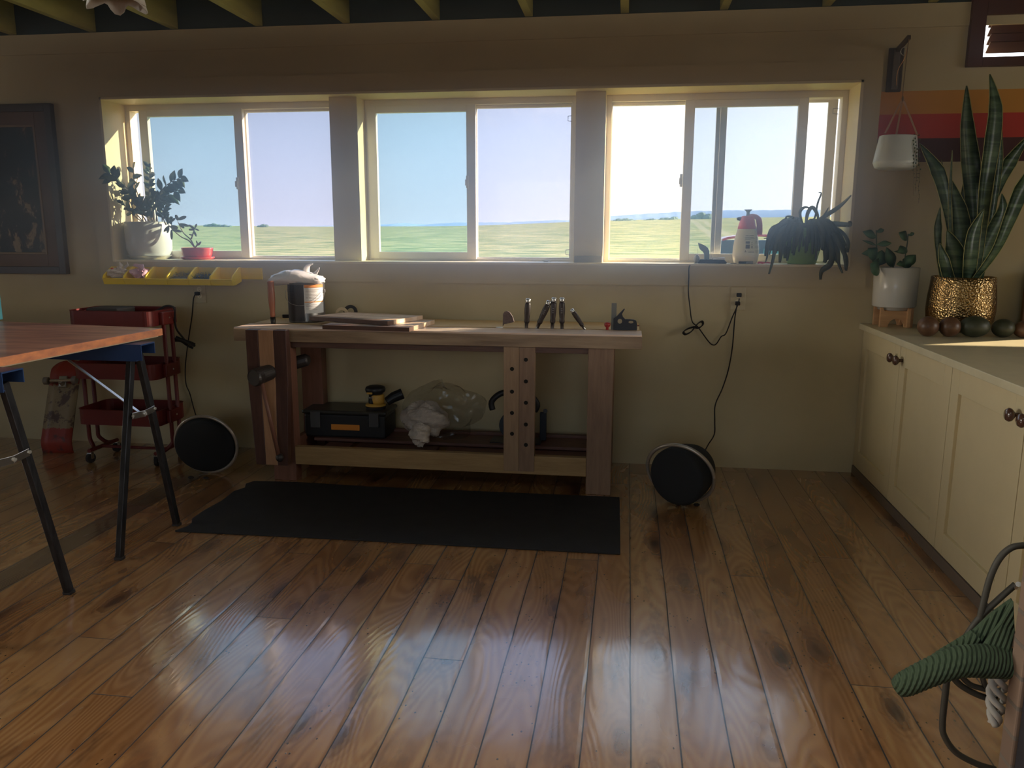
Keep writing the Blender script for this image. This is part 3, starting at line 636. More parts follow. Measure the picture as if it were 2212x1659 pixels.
# folded pillow shape: loft of uneven rings along x, drooping on the left, knotted ears at the right back
rings=[]; rnd=random.Random(11)
for i in range(13):
    t=i/12; x=at(592,600,y=cy).x*(1-t)+at(698,605,y=cy).x*t
    zc=bz+.018+.016*math.sin(PI*min(1,t*1.25))-.010*(1-t)**2-.006*t
    hh=.012+.034*math.sin(PI*(t*.86+.10))**.6; ww=.05+.055*math.sin(PI*(t*.9+.05))
    rings.append([Vector((x+.004*math.sin(j*1.9+i),cy-.02+ww*math.cos(2*PI*j/20)*(1+.10*math.sin(3*j+i*1.3)),zc+hh*math.sin(2*PI*j/20)*(1+.16*math.sin(2.3*j+i*.9)+.10*(rnd.random()-.5)))) for j in range(20)])
bg.loft(rings)
q=at(668,600,y=cy+.02); ear=[q,at(662,585,y=cy+.02),at(666,574,y=cy+.02),at(676,570,y=cy+.02)]
bg.tube(smooth(ear,4),[.014,.016,.018,.02,.021,.021,.020,.017,.014,.011,.008,.005,.003],10,flat=.5)
ear=[at(672,600,y=cy),at(684,588,y=cy),at(690,578,y=cy)]; bg.tube(smooth(ear,4),[.018,.02,.018,.016,.013,.010,.008,.006,.003],10,flat=.5)
o=obj('plastic_bag',bg,m_bag,sm=True,loc=(cx,cy,bz),label='crumpled white plastic bag tied up on top of the paint can',category='plastic bag')
# two laminated boards
def pboard(z,pts,label,name='wooden_board'):
    mb=MB(); vs=[Vector((p.x,p.y,zz)) for zz in (z,z+.025) for p in pts]
    mb.add(vs,[(3,2,1,0),(4,5,6,7),(0,1,5,4),(1,2,6,5),(2,3,7,6),(3,0,4,7)])
    c=sum((Vector(p) for p in pts),Vector())/4
    T=thing(name,label,'board',(c.x,c.y,z))
    # glued strips running the length of the board
    a,b,cc,d=[Vector((p.x,p.y,0)) for p in pts]
    for k in range(6):
        t0,t1=k/6,(k+1)/6; m=[m_lam,m_walx,m_lam][k%3] if k in (0,) else [m_lam,wood('tan_lamination',(.62,.45,.33),(.50,.35,.24),'y',6,.4)][k%2]
        q=[a.lerp(d,t0),b.lerp(cc,t0),b.lerp(cc,t1),a.lerp(d,t1)]
        s=MB(); s.add([Vector((p.x,p.y,zz)) for zz in (z,z+.0245) for p in q],[(3,2,1,0),(4,5,6,7),(0,1,5,4),(1,2,6,5),(2,3,7,6),(3,0,4,7)])
        obj('glued_strip',s,m_walx if k==0 else m,T,bevel=.001)
    return T
P=lambda px,py,z: at(px,py,z=z)
pboard(BZ+.0005,[P(696,702,BZ+.025),P(884,707.5,BZ+.025),P(939,691,BZ+.025),P(760,684,BZ+.025)],'lower of the two stacked laminated boards on the bench')
pboard(BZ+.026,[P(668,683.5,BZ+.05),P(837,694,BZ+.05),P(913,681.5,BZ+.05),P(752,674,BZ+.05)],'upper of the two stacked laminated boards beside the paint can')
# tape rolls
def tape(px,py,r,label,m,tilt,y=-.13):
    c=at(px,py,y=y); c.z=BZ+r; t=MB(); M=axisM((tilt,-1,.0))
    t.lathe([(r*.55,-.012),(r,-.012),(r,.012),(r*.55,.012),(r*.55,-.012)],c,32,M=M,close=False); obj('tape_roll',t,m,sm=False,loc=(c.x,c.y,BZ),label=label,category='tape',bevel=.001,group='tape rolls behind the boards')
tape(738,671,.040,'beige masking tape roll behind the boards',mat('beige_tape',(.55,.44,.28),.7),.25,-.17)
tape(757,668,.045,'black tape roll just right of the beige tape roll',m_black,.5,-.11)
# dark tray edge behind the can
obj('steel_ruler_bar',MB().box(at(612,690,y=-.12).x,at(760,684,y=-.12).x,-.135,-.115,BZ,BZ+.022),m_blackm,loc=(-1.9,-.12,BZ),label='dark bar lying along the back of the bench behind the can',category='bar',bevel=.002)
# chisels
CH_=[(1137,706,1141,645,'leftmost upright'),(1160,706,1187,650,'left leaning'),(1193,706,1197,643,'middle upright'),(1214,706,1214,643,'right upright'),(1263,706,1234,668,'right leaning')]
CL=['chisel with black handle standing alone at the left of the row','chisel with black handle leaning right against its neighbour','chisel with black handle upright, touched by the leaning one','chisel with black handle upright, right one of the close pair','short chisel with black handle leaning left at the right end of the row']
m_han=mat('dark_chisel_handle',(.045,.030,.026),.4,var=.2); m_mark=mat('grey_handle_print',(.22,.20,.19),.5)
for (a,b,c,d,_),lb in zip(CH_,CL):
    p=at(a,b,y=-.453); q=at(c,d,y=-.453); p.z=max(p.z,BZ-.002) if False else p.z
    base=Vector((p.x,-.453,BZ+.001)); top=Vector((q.x,-.453,q.z)); ax=top-base; L=ax.length; s=L/.17; s=1. if s>.85 else .8
    T=thing('chisel',lb,'chisel',base,'bench chisels stuck in the split of the bench top'); M=axisM(ax,(0,1,0))
    obj('ferrule',MB().lathe([(.0075*s,-.012),(.010*s,0),(.0115*s,.03*s),(.012*s,.030*s)],base,18,M=M),m_steel,T,sm=True)
    hd=[(.0115,.028),(.0155,.033),(.0160,.040),(.0150,.055),(.0175,.085),(.0185,.110),(.0170,.135),(.0140,.148)]
    sc=(L-.022*s)/.148; obj('handle',MB().lathe([(r*s,z*sc) for r,z in hd],base,20,M=M),m_han,T,sm=True)
    obj('strike_cap',MB().lathe([(.0145*s,L-.024*s),(.0155*s,L-.020*s),(.0155*s,L-.004*s),(.012*s,L),(0,L)],base,20,M=M),m_steel,T,sm=True)
    if lb.find('upright')>=0 or lb.find('leaning right')>=0:
        fr=MB(); 
        for k in range(3):
            zz=.095+k*.012; 
            cpt=base+M@Vector((0,0,zz)); fr.bar(cpt+Vector((-.005,-.0186*s,0)),cpt+Vector((.005,-.0186*s,.0)),.0008,.004)
        obj('size_mark',fr,m_mark,T)
# leather-like scraper plate and thin disc
p=at(1086,695,y=-.455); base=Vector((p.x,-.455,BZ)); T=thing('spokeshave_blade','small rusty plate with rounded top standing in the bench gap left of the chisels','blade',base)
X=lambda px: at(px,690,y=-.455).x; Z=lambda py: at(1095,py,y=-.455).z
pl=[(X(1086),BZ+.006),(X(1087),Z(678)),(X(1090),Z(673)),(X(1096),Z(671.5)),(X(1102),Z(675)),(X(1108),Z(684)),(X(1111),Z(695)),(X(1100),Z(698)),(X(1089),Z(700))]
obj('plate',MB().prism(pl,'y',-.462,-.448),mat('rusty_iron',(.16,.11,.10),.6,metal=.4,var=.3,vscale=60),T,bevel=.002)
obj('base_disc',MB().lathe([(0,0),(.022,0),(.022,.003),(0,.003)],(X(1079),-.45,BZ),24),m_brassw,T)
# red knob
kx=at(1312,700,y=-.46); T=obj('turned_stop',MB().lathe([(.008,0),(.0095,.003),(.008,.012),(.017,.022),(.0185,.032),(.015,.042),(.0,.045)],(kx.x,-.46,BZ),24),mat('red_plastic_knob',(.35,.035,.03),.3),sm=True,loc=(kx.x,-.46,BZ),label='small dark red knob standing left of the combination square',category='knob')
# combination square
T=thing('combination_square','combination square with upright steel rule and black cast head at right end of bench','square',(at(1345,706,y=-.46).x,-.46,BZ))
X=lambda px: at(px,706,y=-.46).x; Z=lambda py: at(1345,py,y=-.46).z
obj('steel_rule',MB().box(X(1320),X(1331),-.462,-.459,BZ,Z(655)),mat('dull_steel_rule',(.17,.17,.16),.55,metal=.3),T)
hd=[(X(1325),BZ),(X(1376),BZ),(X(1376),Z(699)),(X(1374),Z(692)),(X(1369),Z(690)),(X(1360),Z(689)),(X(1350),Z(689)),(X(1345),Z(684)),(X(1343),Z(678)),(X(1349),Z(667)),(X(1347),Z(666.5)),(X(1338),Z(676)),(X(1331),Z(684)),(X(1325),Z(688))]
hm=MB().prism(hd,'y',-.470,-.452); o=obj('head',hm,m_blackm,T,bevel=.0015)
for (px,py,rx,rz) in ((1339,694,.013,.014),(1363,696,.014,.007)):
    c=at(px,py,y=-.4712); obj('head_recess',MB().lathe([(0,-.0006),(1,-.0006),(1,.0006),(0,.0006)],Vector((c.x,-.4708,c.z)),22,M=axisM((0,-1,0))@Matrix.Diagonal((rx,rz,1))),mat('tan_recess',(.34,.27,.17),.6),T)
obj('clamp_screw',MB().tube([(X(1376),-.461,Z(703)),(X(1381),-.461,Z(703))],.003,10),m_red,T)
# ---------------- things on the lower shelf ----------------
SHZ=.20
tl=at(662,945,y=-.345); tr=at(835,950,y=-.345)
T=thing('tool_organizer_case','low black organizer case with smoked clear lid and orange label on the lower shelf','tool case',(tl.x+.23,-.25,SHZ))
x0,x1=tl.x,tr.x; zt=at(700,893,y=-.345).z
obj('case_body',MB().box(x0,x1,-.37,-.12,SHZ,zt),m_black,T,bevel=.012)
lid=MB().box(x0-.012,x1+.012,-.382,-.11,zt+.002,zt+.028); obj('lid',lid,mat('smoked_lid',(.035,.034,.03),.35),T,bevel=.012)
obj('label_plate',MB().box(at(716,930,y=-.372).x,at(777,930,y=-.372).x,-.376,-.369,at(716,928,y=-.372).z,at(716,916,y=-.372).z),mat('orange_plate',(.62,.22,.03),.5),T,bevel=.002)
for a in (682,808): 
    xx=at(a,910,y=-.38).x; obj('latch',MB().box(xx-.032,xx+.032,-.392,-.380,at(a,923,y=-.38).z,zt+.02),mat('grey_latch',(.06,.06,.062),.45),T,bevel=.004)
LZ=zt+.028
# sander
sc=at(811,884,y=-.28); sx=sc.x; Tz=LZ; T=thing('palm_sander','black and yellow palm sander with dust canister standing on the organizer case','sander',(sx,-.27,Tz))
m_sy=mat('tool_yellow',(.55,.32,.06),.45)
obj('sanding_pad',MB().lathe([(0,0),(.062,0),(.064,.012),(.058,.018),(0,.018)],(sx,-.27,Tz),32),m_rub,T)
obj('skirt',MB().lathe([(.05,.018),(.066,.020),(.066,.028),(.05,.036)],(sx,-.27,Tz),32),m_sy,T,sm=True)
obj('motor_body',MB().lathe([(.045,.030),(.047,.05),(.043,.085),(.046,.10),(.062,.112),(.066,.128),(.060,.142),(.04,.150),(0,.152)],(sx,-.27,Tz),32),m_black,T,sm=True)
obj('side_grip',MB().lathe([(.048,.034),(.050,.05),(.050,.09),(.046,.095)],(sx+.012,-.27,Tz),24,sx=.9),m_sy,T,sm=True)
obj('name_plate',MB().box(sx-.036,sx+.0,-.340,-.330,Tz+.105,Tz+.117),m_sy,T,bevel=.002)
mk=MB(); 
for k,w in enumerate((3,5,3,3,4,4)): mk.box(sx-.036+k*.0075,sx-.036+k*.0075+w*.001,-.3185,-.3165,Tz+.074,Tz+.083)
obj('lettering',mk,mat('grey_lettering',(.30,.30,.28),.5),T)
cn=[at(835,868,y=-.24),at(850,858,y=-.22),at(870,850,y=-.2)]; obj('dust_canister',MB().tube(cn,[.028,.034,.036],18),m_black,T,bevel=.005)
# clear bag of white rags
c=at(915,905,y=-.40); T=thing('clear_plastic_sack','clear plastic sack half filled with crumpled white cloth on the lower shelf','plastic bag',(c.x,-.40,SHZ))
m_rag=mat('crumpled_white_cloth',(.50,.44,.38),.8,var=.25,vscale=14,bump=.8,bscale=22)
R=MB(); crumple(R,at(920,905,y=-.42),.15,.10,.10,44,5,.045); obj('crumpled_cloth',R,m_rag,T,sm=False)
R=MB(); crumple(R,at(908,945,y=-.55)+Vector((0,0,.02)),.065,.06,.065,28,8,.05); obj('crumpled_cloth',R,m_rag,T,sm=False)
F=MB(); crumple(F,at(950,880,y=-.34)+Vector((.02,0,-.02)),.25,.12,.165,56,9,.045); obj('film',F,g_film,T,sm=False)
# circular saw
c=at(1110,900,y=-.28); T=thing('circular_saw','dark circular saw resting on the shelf behind the drilled post','saw',(c.x,-.28,SHZ))
bx0,bx1=at(1062,920,y=-.28).x,at(1170,920,y=-.28).x; md=mat('dark_blue_casting',(.022,.03,.045),.45)
obj('base_plate',MB().box(bx0,bx1,-.36,-.2,SHZ,SHZ+.005),m_blackm,T)
obj('blade_guard',MB().lathe([(0,-.02),(.085,-.02),(.092,-.01),(.092,.02),(0,.02)],(c.x,-.28,SHZ+.10),36,M=axisM((0,-1,0))),md,T,bevel=.004)
obj('motor',MB().tube([(c.x+.05,-.26,SHZ+.10),(c.x+.05,-.14,SHZ+.10)],.042,22),md,T,bevel=.004)
hp=[at(1064,885,y=-.28),at(1062,868,y=-.28),at(1078,852,y=-.28),at(1104,846,y=-.28),at(1140,850,y=-.28),at(1160,872,y=-.28),at(1155,888,y=-.28)]
obj('handle',MB().tube(smooth(hp,4),.019,12),m_black,T,sm=True)
obj('depth_knob',MB().tube([at(1178,888,y=-.27),at(1178,888,y=-.24)],.014,14),m_black,T)
obj('depth_bracket',MB().box(at(1166,900,y=-.27).x,at(1180,900,y=-.27).x,-.27,-.24,SHZ+.004,at(1178,892,y=-.27).z),md,T,bevel=.003)
# ---------------- mat ----------------
pm=[(378,1147),(404,1138),(414,1131),(415,1121),(440,1104),(478,1083),(505,1062),(529,1054),(531,1046),(548,1040),(600,1041),(640,1042)]
pts=[at(a,b,z=.006) for a,b in pm]+[Vector((-1.5,-.755,0)),Vector((-.7,-.745,0)),Vector((-.008,-.734,0)),Vector((.0,-1.2,0)),Vector((.005,-1.564,0)),Vector((-.7,-1.572,0)),Vector((-1.5,-1.578,0))]
obj('floor_mat',MB().prism([(p.x,p.y) for p in pts],'z',.0005,.010),m_matrub,loc=(-1.1,-1.15,0),label='long black rubber mat with ragged left edge on the floor before the bench',category='mat',bevel=.002)
# ---------------- saw horses and the slab table ----------------
m_slab=mat('reddish_slab_top',(.74,.34,.22),.42,color2=(.36,.15,.11),vscale=2.6,stretch=(1,5,1),bump=.1,bscale=12,coat=.15)
m_slabe=mat('reddish_slab_edge',(.85,.32,.13),.5,color2=(.52,.20,.11),vscale=11,stretch=(1,1,2.2),bump=.3,bscale=18)
m_legsteel=mat('worn_black_steel_leg',(.05,.05,.055),.38,metal=.7,var=.5,vscale=40,stretch=(1,1,.2))
TZ=1.03
A=at(349,709,z=TZ); Bp=at(0,772,z=TZ); C=at(0,694,z=TZ)
ex=(Vector((Bp.x,Bp.y,0))-Vector((A.x,A.y,0))).normalized(); bx_=(Vector((C.x,C.y,0))-Vector((A.x,A.y,0))).normalized()
a=Vector((A.x,A.y,0)); b=a+ex*1.75; c=a+bx_*2.6; d=b+bx_*2.6
T=thing('slab_table','reddish wooden slab tabletop lying across the black sawhorses at the left edge','table',(a.x-.6,a.y-.6,TZ-.032))
th=.034
def quad(z0,z1,pts): return MB().add([Vector((p.x,p.y,z)) for z in (z0,z1) for p in pts],[(3,2,1,0),(4,5,6,7),(0,1,5,4),(1,2,6,5),(2,3,7,6),(3,0,4,7)])
obj('slab_top',quad(TZ-th,TZ,[a,b,d,c]),m_slab,T,bevel=.002)
nrm=Vector((-ex.y,ex.x,0)); nrm=nrm if nrm.x>0 else -nrm
obj('slab_edge',quad(TZ-th,TZ-.001,[a,b,b+nrm*.004,a+nrm*.004]),m_slabe,T)
obj('backing_board',quad(TZ-th-.005,TZ-th,[a-ex*-.03,b,d,c-ex*-.03]),mat('pale_plywood',(.45,.36,.25),.7),T)
def sawhorse(y,x1,zt,label,feet,near=False):
    T=thing('sawhorse',label,'sawhorse',(x1-.5,y,0),'black folding sawhorses under the slab table')
    zb=zt-.075
    # folded steel channel: top plate, two sides
    bm=MB(); bm.box(x1-1.7,x1,y-.055,y+.055,zt-.006,zt); bm.box(x1-1.7,x1,y-.055,y-.051,zb,zt-.006); bm.box(x1-1.7,x1,y+.051,y+.055,zb+.02,zt-.006); bm.box(x1-1.7,x1-.03,y-.055,y-.01,zb-.004,zb)
    obj('top_rail',bm,m_blue,T)
    for xo in (0,-1.5):
        for fx,fy,ty in feet:
            p=Vector((fx+xo,fy,.0)); q=Vector((x1-.07+xo,y+ty,zb+.02))
            L=MB(); L.bar(p+Vector((0,0,.012)),q,.034,.026,up=(1,0,0)); l=obj('leg',L,m_legsteel,T,bevel=.002)
            obj('rubber_foot',MB().box(p.x-.019,p.x+.019,p.y-.017,p.y+.017,0,.014),m_rub,l,bevel=.003)
        (f1x,f1y,t1),(f2x,f2y,t2)=feet
        h=.655; s1=Vector((f1x+xo,f1y,0)).lerp(Vector((x1-.07+xo,y+t1,zb)),h/zb); s2=Vector((f2x+xo,f2y,0)).lerp(Vector((x1-.07+xo,y+t2,zb)),(h-.0)/zb)
        s1+=Vector((.022,0,0)); s2+=Vector((.022,0,0)); mid=(s1+s2)/2+Vector((.004,0,-.006))
        sp=obj('spreader',MB().bar(s1,mid,.004,.030,up=(0,0,1)).bar(mid,s2,.004,.030,up=(0,0,1)),m_steel,T,bevel=.001)
        obj('rivet',MB().tube([s1,s1+Vector((.006,0,0))],.007,10).tube([s2,s2+Vector((.006,0,0))],.007,10).tube([mid,mid+Vector((.008,0,0))],.008,10),m_brassw,sp)
        if xo==0 and y>-2: obj('brace_rod',MB().bar(mid+Vector((-.02,0,.0)),(at(140,772,y=mid.y+.02)),.004,.018,up=(0,1,0)),m_steel,T)
    return T
sawhorse(-1.74,-2.21,.988,'black sawhorse with blue rail end nearest the back, under the slab corner',[(-2.302,-1.955,-.03),(-2.281,-1.505,.03)])
sawhorse(-2.54,-2.25,.994,'black sawhorse with blue rail end at the left edge, nearer the camera',[(-2.292,-2.775,-.03),(-2.292,-2.318,.03)])
# teal box on the table, mostly outside the photo
p=at(7,690,z=TZ); obj('storage_box',MB().box(p.x-.30,p.x,p.y-.30,p.y,TZ,at(7,584,y=p.y).z),mat('teal_paint',(.10,.38,.42),.5),loc=(p.x,p.y,TZ),label='teal box standing on the slab table at the left edge of the photo',category='box',bevel=.004)
# ---------------- red utility cart ----------------
T=thing('utility_cart','dark red three tier metal cart on casters behind the slab table','cart',(-3.22,-.38,0))
cx,cy=-3.235,-.37; hw,hd=.285,.17
def rr(x0,x1,y0,y1,z,r=.05,n=6):
    pts=[]
    for (ccx,ccy,a0) in ((x1-r,y1-r,0),(x0+r,y1-r,PI/2),(x0+r,y0+r,PI),(x1-r,y0+r,1.5*PI)):
        for i in range(n+1): a=a0+PI/2*i/n; pts.append(Vector((ccx+r*math.cos(a),ccy+r*math.sin(a),z)))
    return pts
def tray(z0,z1,name):
    o=rr(cx-hw,cx+hw,cy-hd,cy+hd,0); k=len(o); t=.004; ins=rr(cx-hw+t,cx+hw-t,cy-hd+t,cy+hd-t,0,.046)
    S=lambda pts,z:[Vector((p.x,p.y,z)) for p in pts]
    mb=MB(); mb.loft([S(o,z0),S(o,z1),S(rr(cx-hw-.004,cx+hw+.004,cy-hd-.004,cy+hd+.004,0,.054),z1+.003),S(ins,z1+.003),S(ins,z0+.004)],caps=False)
    mb.add(S(o,z0),[tuple(range(k))[::-1]]); mb.add(S(ins,z0+.004),[tuple(range(k))])
    return obj(name,mb,m_red,T,sm=False)
zA=at(250,673,y=cy-hd).z; tray(zA-.095,zA,'tray'); zB=at(250,787,y=cy-hd).z; tray(zB-.10,zB,'tray'); zC=at(250,887,y=cy-hd).z; tray(zC-.10,zC,'tray')
for s in (-1,1):
    for dy in (-.045,.045):
        pts=[Vector((cx+s*(hw+.014),cy+dy,zA-.02)),Vector((cx+s*(hw+.014),cy+dy,.17)),Vector((cx+s*(hw+.010),cy+dy*1.0,.13)),Vector((cx+s*(hw-.03),cy+dy*1.6,.085)),Vector((cx+s*(hw-.05),cy+dy*3,.082))]
        obj('upright',MB().tube([pts[0]]+smooth(pts[1:],4),.013,10),m_red,T,sm=True)
    for z in (zA-.05,zB-.05,zC-.05):
        bk=obj('bracket',MB().box(cx+s*(hw+.012)-.012,cx+s*(hw+.012)+.018,cy-.075,cy+.075,z-.045,z+.04),m_red,T,bevel=.008)
        obj('screw',MB().lathe([(0,0),(.006,0),(.005,.003),(0,.003)],(cx+s*(hw+.030)-(0 if s>0 else .0),cy,z),10,M=axisM((s,0,0))),m_steel,bk)
    obj('foot_bar',MB().tube([(cx+s*(hw-.05),cy-.15,.082),(cx+s*(hw-.05),cy+.15,.082)],.013,10),m_red,T)
    for dy in (-.14,.14):
        cxw=cx+s*(hw-.05); c_=obj('caster',MB().lathe([(0,-.012),(.030,-.012),(.033,-.008),(.033,.008),(.030,.012),(0,.012)],(cxw,cy+dy,.033),24,M=axisM((1,.3*s,0))),m_rub,T)
        obj('caster_fork',MB().tube([(cxw,cy+dy,.082),(cxw,cy+dy,.066)],.009,10).box(cxw-.017,cxw-.014,cy+dy-.012,cy+dy+.012,.028,.068).box(cxw+.014,cxw+.017,cy+dy-.012,cy+dy+.012,.028,.068).box(cxw-.017,cxw+.017,cy+dy-.012,cy+dy+.012,.064,.068),m_steel,c_)
obj('cross_rod',MB().tube([(cx-hw+.05,cy-.02,.082),(cx+hw-.05,cy-.02,.082)],.010,10),m_red,T)
# stuff in the top tray
obj('tool_pouch',MB().box(cx-.20,cx+.02,cy-.10,cy+.10,zA-.085,zA+.012),mat('dark_pouch',(.05,.04,.035),.8),loc=(cx,cy,zA-.085),label='dark flat pouch lying in the top tray of the red cart',category='pouch',bevel=.012)
pts=[at(345,668,y=cy),at(355,662,y=cy),at(368,661,y=cy),at(377,668,y=cy),at(384,674,y=cy-.02)]
o=obj('cable',MB().tube(smooth([Vector((cx+.08,cy,zA-.08))]+pts[:4]+[at(378,695,y=-.32),at(382,712,y=-.30),at(394,728,y=-.28),at(402,738,y=-.27)],6),.0065,8),m_rub,sm=True,loc=(cx+.1,cy,zA),label='thick black cable looped over the right rim of the red cart',category='cable')
bb=MB()
for k,(dx,dz) in enumerate(((0,0),(.006,.012),(-.004,-.012),(.01,.004))):
    bb.tube(smooth([at(381,731,y=-.27)+Vector((dx,-.01*k,dz)),at(396,735,y=-.27)+Vector((dx,-.01*k,dz*.3)),at(410,742,y=-.27)+Vector((dx,-.01*k,dz)),at(421,747,y=-.27)+Vector((dx,-.01*k,dz))],4),[.008]*13,8)
obj('cable_bundle',bb,m_rub,sm=True,loc=at(400,738,y=-.27),label='bundled black cable hanging beside the right side of the red cart',category='cable')
# ---------------- skateboard ----------------
pb=at(110,983,z=.0); 
bt=Vector((-3.95,-.36,.012)); c0=at(118,978,y=-.36); c1=at(146,772,y=-.05); c0.z=max(c0.z,.01)
ax=(c1-c0); L=ax.length; M4=axisM(Vector((0,-1,0)).cross(Vector((1,0,0))),(0,1,0))
uz=ax.normalized(); ux=Vector((1,.12,0)); ux=(ux-uz*ux.dot(uz)).normalized(); un=ux.cross(uz).normalized(); un=un if un.y<0 else -un
def sk(u,v,w): return c0+ux*u+uz*v+un*w       # across, along, out of the underside
T=thing('skateboard','worn red and cream skateboard leaning underside out against the wall at left','skateboard',(c0.x,c0.y,0))
def deckw(t): 
    w=.105
    if t<.0: return w
    if t>.86: return w*math.sqrt(max(0,1-((t-.86)/.14)**2))+.002
    return w
mb=MB(); rows=[]; nseg=34
for i in range(nseg+1):
    t=i/nseg; w=deckw(t); kick=(.05*max(0,(t-.84)/.16)**1.5+.05*max(0,(.12-t)/.12)**1.3)
    rows.append([sk(-w,t*L,-kick+.004),sk(-w*.5,t*L,-kick),sk(0,t*L,-kick-.001),sk(w*.5,t*L,-kick),sk(w,t*L,-kick+.004),sk(w,t*L,-kick-.006),sk(0,t*L,-kick-.011),sk(-w,t*L,-kick-.006)])
mb.loft(rows)
def deckmat():
    m=bpy.data.materials.new('scraped_red_cream_deck'); m.use_nodes=True; t=m.node_tree; b=t.nodes['Principled BSDF']; Lk=t.links.new
    tc=N(t,'ShaderNodeTexCoord'); sp=N(t,'ShaderNodeSeparateXYZ'); Lk(tc.outputs['Object'],sp.inputs[0])
    n=N(t,'ShaderNodeTexNoise'); n.inputs['Scale'].default_value=22; n.inputs['Detail'].default_value=8; n.inputs['Roughness'].default_value=.75; Lk(tc.outputs['Object'],n.inputs['Vector'])
    ad=N(t,'ShaderNodeMath',operation='MULTIPLY_ADD'); Lk(n.outputs[0],ad.inputs[0]); ad.inputs[1].default_value=.10; Lk(sp.outputs[2],ad.inputs[2])
    r=N(t,'ShaderNodeValToRGB'); r.color_ramp.interpolation='CONSTANT'; E=r.color_ramp.elements
    mr=N(t,'ShaderNodeMapRange'); Lk(ad.outputs[0],mr.inputs[0]); mr.inputs[1].default_value=.05; mr.inputs[2].default_value=.73
    E[0].position=0; E[0].color=(.30,.035,.02,1); E[1].position=.24; E[1].color=(.30,.22,.12,1); e=E.new(.66); e.color=(.30,.035,.02,1)
    Lk(mr.outputs[0],r.inputs[0])
    n2=N(t,'ShaderNodeTexNoise'); n2.inputs['Scale'].default_value=9; n2.inputs['Detail'].default_value=7; n2.inputs['Roughness'].default_value=.7; Lk(tc.outputs['Object'],n2.inputs['Vector'])
    r2=N(t,'ShaderNodeValToRGB'); r2.color_ramp.elements[0].position=.50; r2.color_ramp.elements[1].position=.56; Lk(n2.outputs[0],r2.inputs[0])
    lt=N(t,'ShaderNodeMath',operation='LESS_THAN'); Lk(sp.outputs[2],lt.inputs[0]); lt.inputs[1].default_value=.46
    mm=N(t,'ShaderNodeMath',operation='MULTIPLY'); Lk(lt.outputs[0],mm.inputs[0]); Lk(r2.outputs[0],mm.inputs[1]); mm2=N(t,'ShaderNodeMath',operation='MULTIPLY'); Lk(mm.outputs[0],mm2.inputs[0]); mm2.inputs[1].default_value=.85
    x=N(t,'ShaderNodeMixRGB'); Lk(mm2.outputs[0],x.inputs[0]); Lk(r.outputs[0],x.inputs[1]); x.inputs[2].default_value=(.07,.03,.03,1); Lk(x.outputs[0],b.inputs['Base Color']); b.inputs['Roughness'].default_value=.5
    return m
obj('deck',mb,deckmat(),T,sm=True)
v=.735*L if False else (at(125,825,y=-.15)-c0).dot(uz)
tk=obj('truck',MB().box(-.5,.5,-.5,.5,-.5,.5,M=Matrix.Translation(sk(0,v,.012))@Matrix(((ux.x*.055,uz.x*.08,un.x*.022,0),(ux.y*.055,uz.y*.08,un.y*.022,0),(ux.z*.055,uz.z*.08,un.z*.022,0),(0,0,0,1)))).tube([sk(-.075,v,.045),sk(.075,v,.045)],.011,12).tube([sk(0,v-.02,.015),sk(0,v,.045)],.02,12),m_steel,T,bevel=.002)
obj('axle',MB().tube([sk(-.125,v,.047),sk(.125,v,.047)],.004,8),m_steel,tk)
m_wheel=mat('grey_urethane_wheel',(.22,.19,.16),.5)
for s in (-1,1):
    obj('wheel',MB().tube([sk(s*.082,v,.047),sk(s*.086,v,.047),sk(s*.112,v,.047),sk(s*.116,v,.047)],[.022,.027,.027,.022],24),m_wheel,tk)
    for dv in (-.028,.028): obj('bolt',MB().tube([sk(s*.02,v+dv-.045,.002),sk(s*.02,v+dv-.045,.010)],.004,8),m_steel,T)
# ---------------- speakers ----------------
def speaker(label,c,R,nrm,ringn,ringR,depth,ringc=(0,0,0),roll=0.):
    c=Vector(c); T=thing('speaker',label,'speaker',(c.x,c.y,0),'round black portable speakers on the floor'); n=Vector(nrm).normalized(); M=axisM(n)
    prof=[(0,.026),(R*.55,.024),(R*.86,.017),(R*.955,.008),(R*.985,-.004),(R*.99,-.03),(R*.96,-.07*depth/.3),(R*.90,-.11*depth/.3),(R*.78,-.155*depth/.3),(R*.56,-.195*depth/.3),(R*.3,-.215*depth/.3),(0,-.22*depth/.3)]
    obj('body',MB().lathe(prof[::-1],c,56,M=M),m_grille,T,sm=True)
    obj('handle_ring',MB().torus(c+Vector(ringc),ringR,.0105,M=axisM(ringn),n=72,k=12),m_ring,T,sm=True)
    mk=MB(); cx_,cy_,w=-.0,-R*.42,.042
    rm=Matrix.Rotation(roll,3,'Z')
    for k in range(12): mk.box(0,.0022 if k%3 else .003,-.0014,.0014,0,.0012,M=Matrix.Translation(c)@(M@rm).to_4x4()@Matrix.Translation((-w/2+k*w/12,cy_,.0225)))
    obj('name_strip',mk,mat('silver_lettering',(.45,.45,.45),.4),T)
    return T,M
RR=.172
T,M=speaker('round black speaker with grey carrying ring on the floor right of the bench',(.300,-.86,.180),.166,(-.62,-1,-.10),(-.40,-1,-.42),.190,.40,(.022,.050,.008),-.3)
for s in (-.04,.06): obj('foot',MB().ell((.36+s,-.80,.008),.018,.012,.009,12),m_rub,T,sm=True)
T,M=speaker('round black speaker leaning slightly forward beside the red cart',(-2.575,-.66,.184),.185,(.22,-1,-.30),(.12,-1,-.20),.192,.24,(0,.02,.010),-.08)
for s in (-.05,.05): obj('foot',MB().ell((-2.585+s,-.74,.008),.02,.014,.009,12),m_rub,T,sm=True)
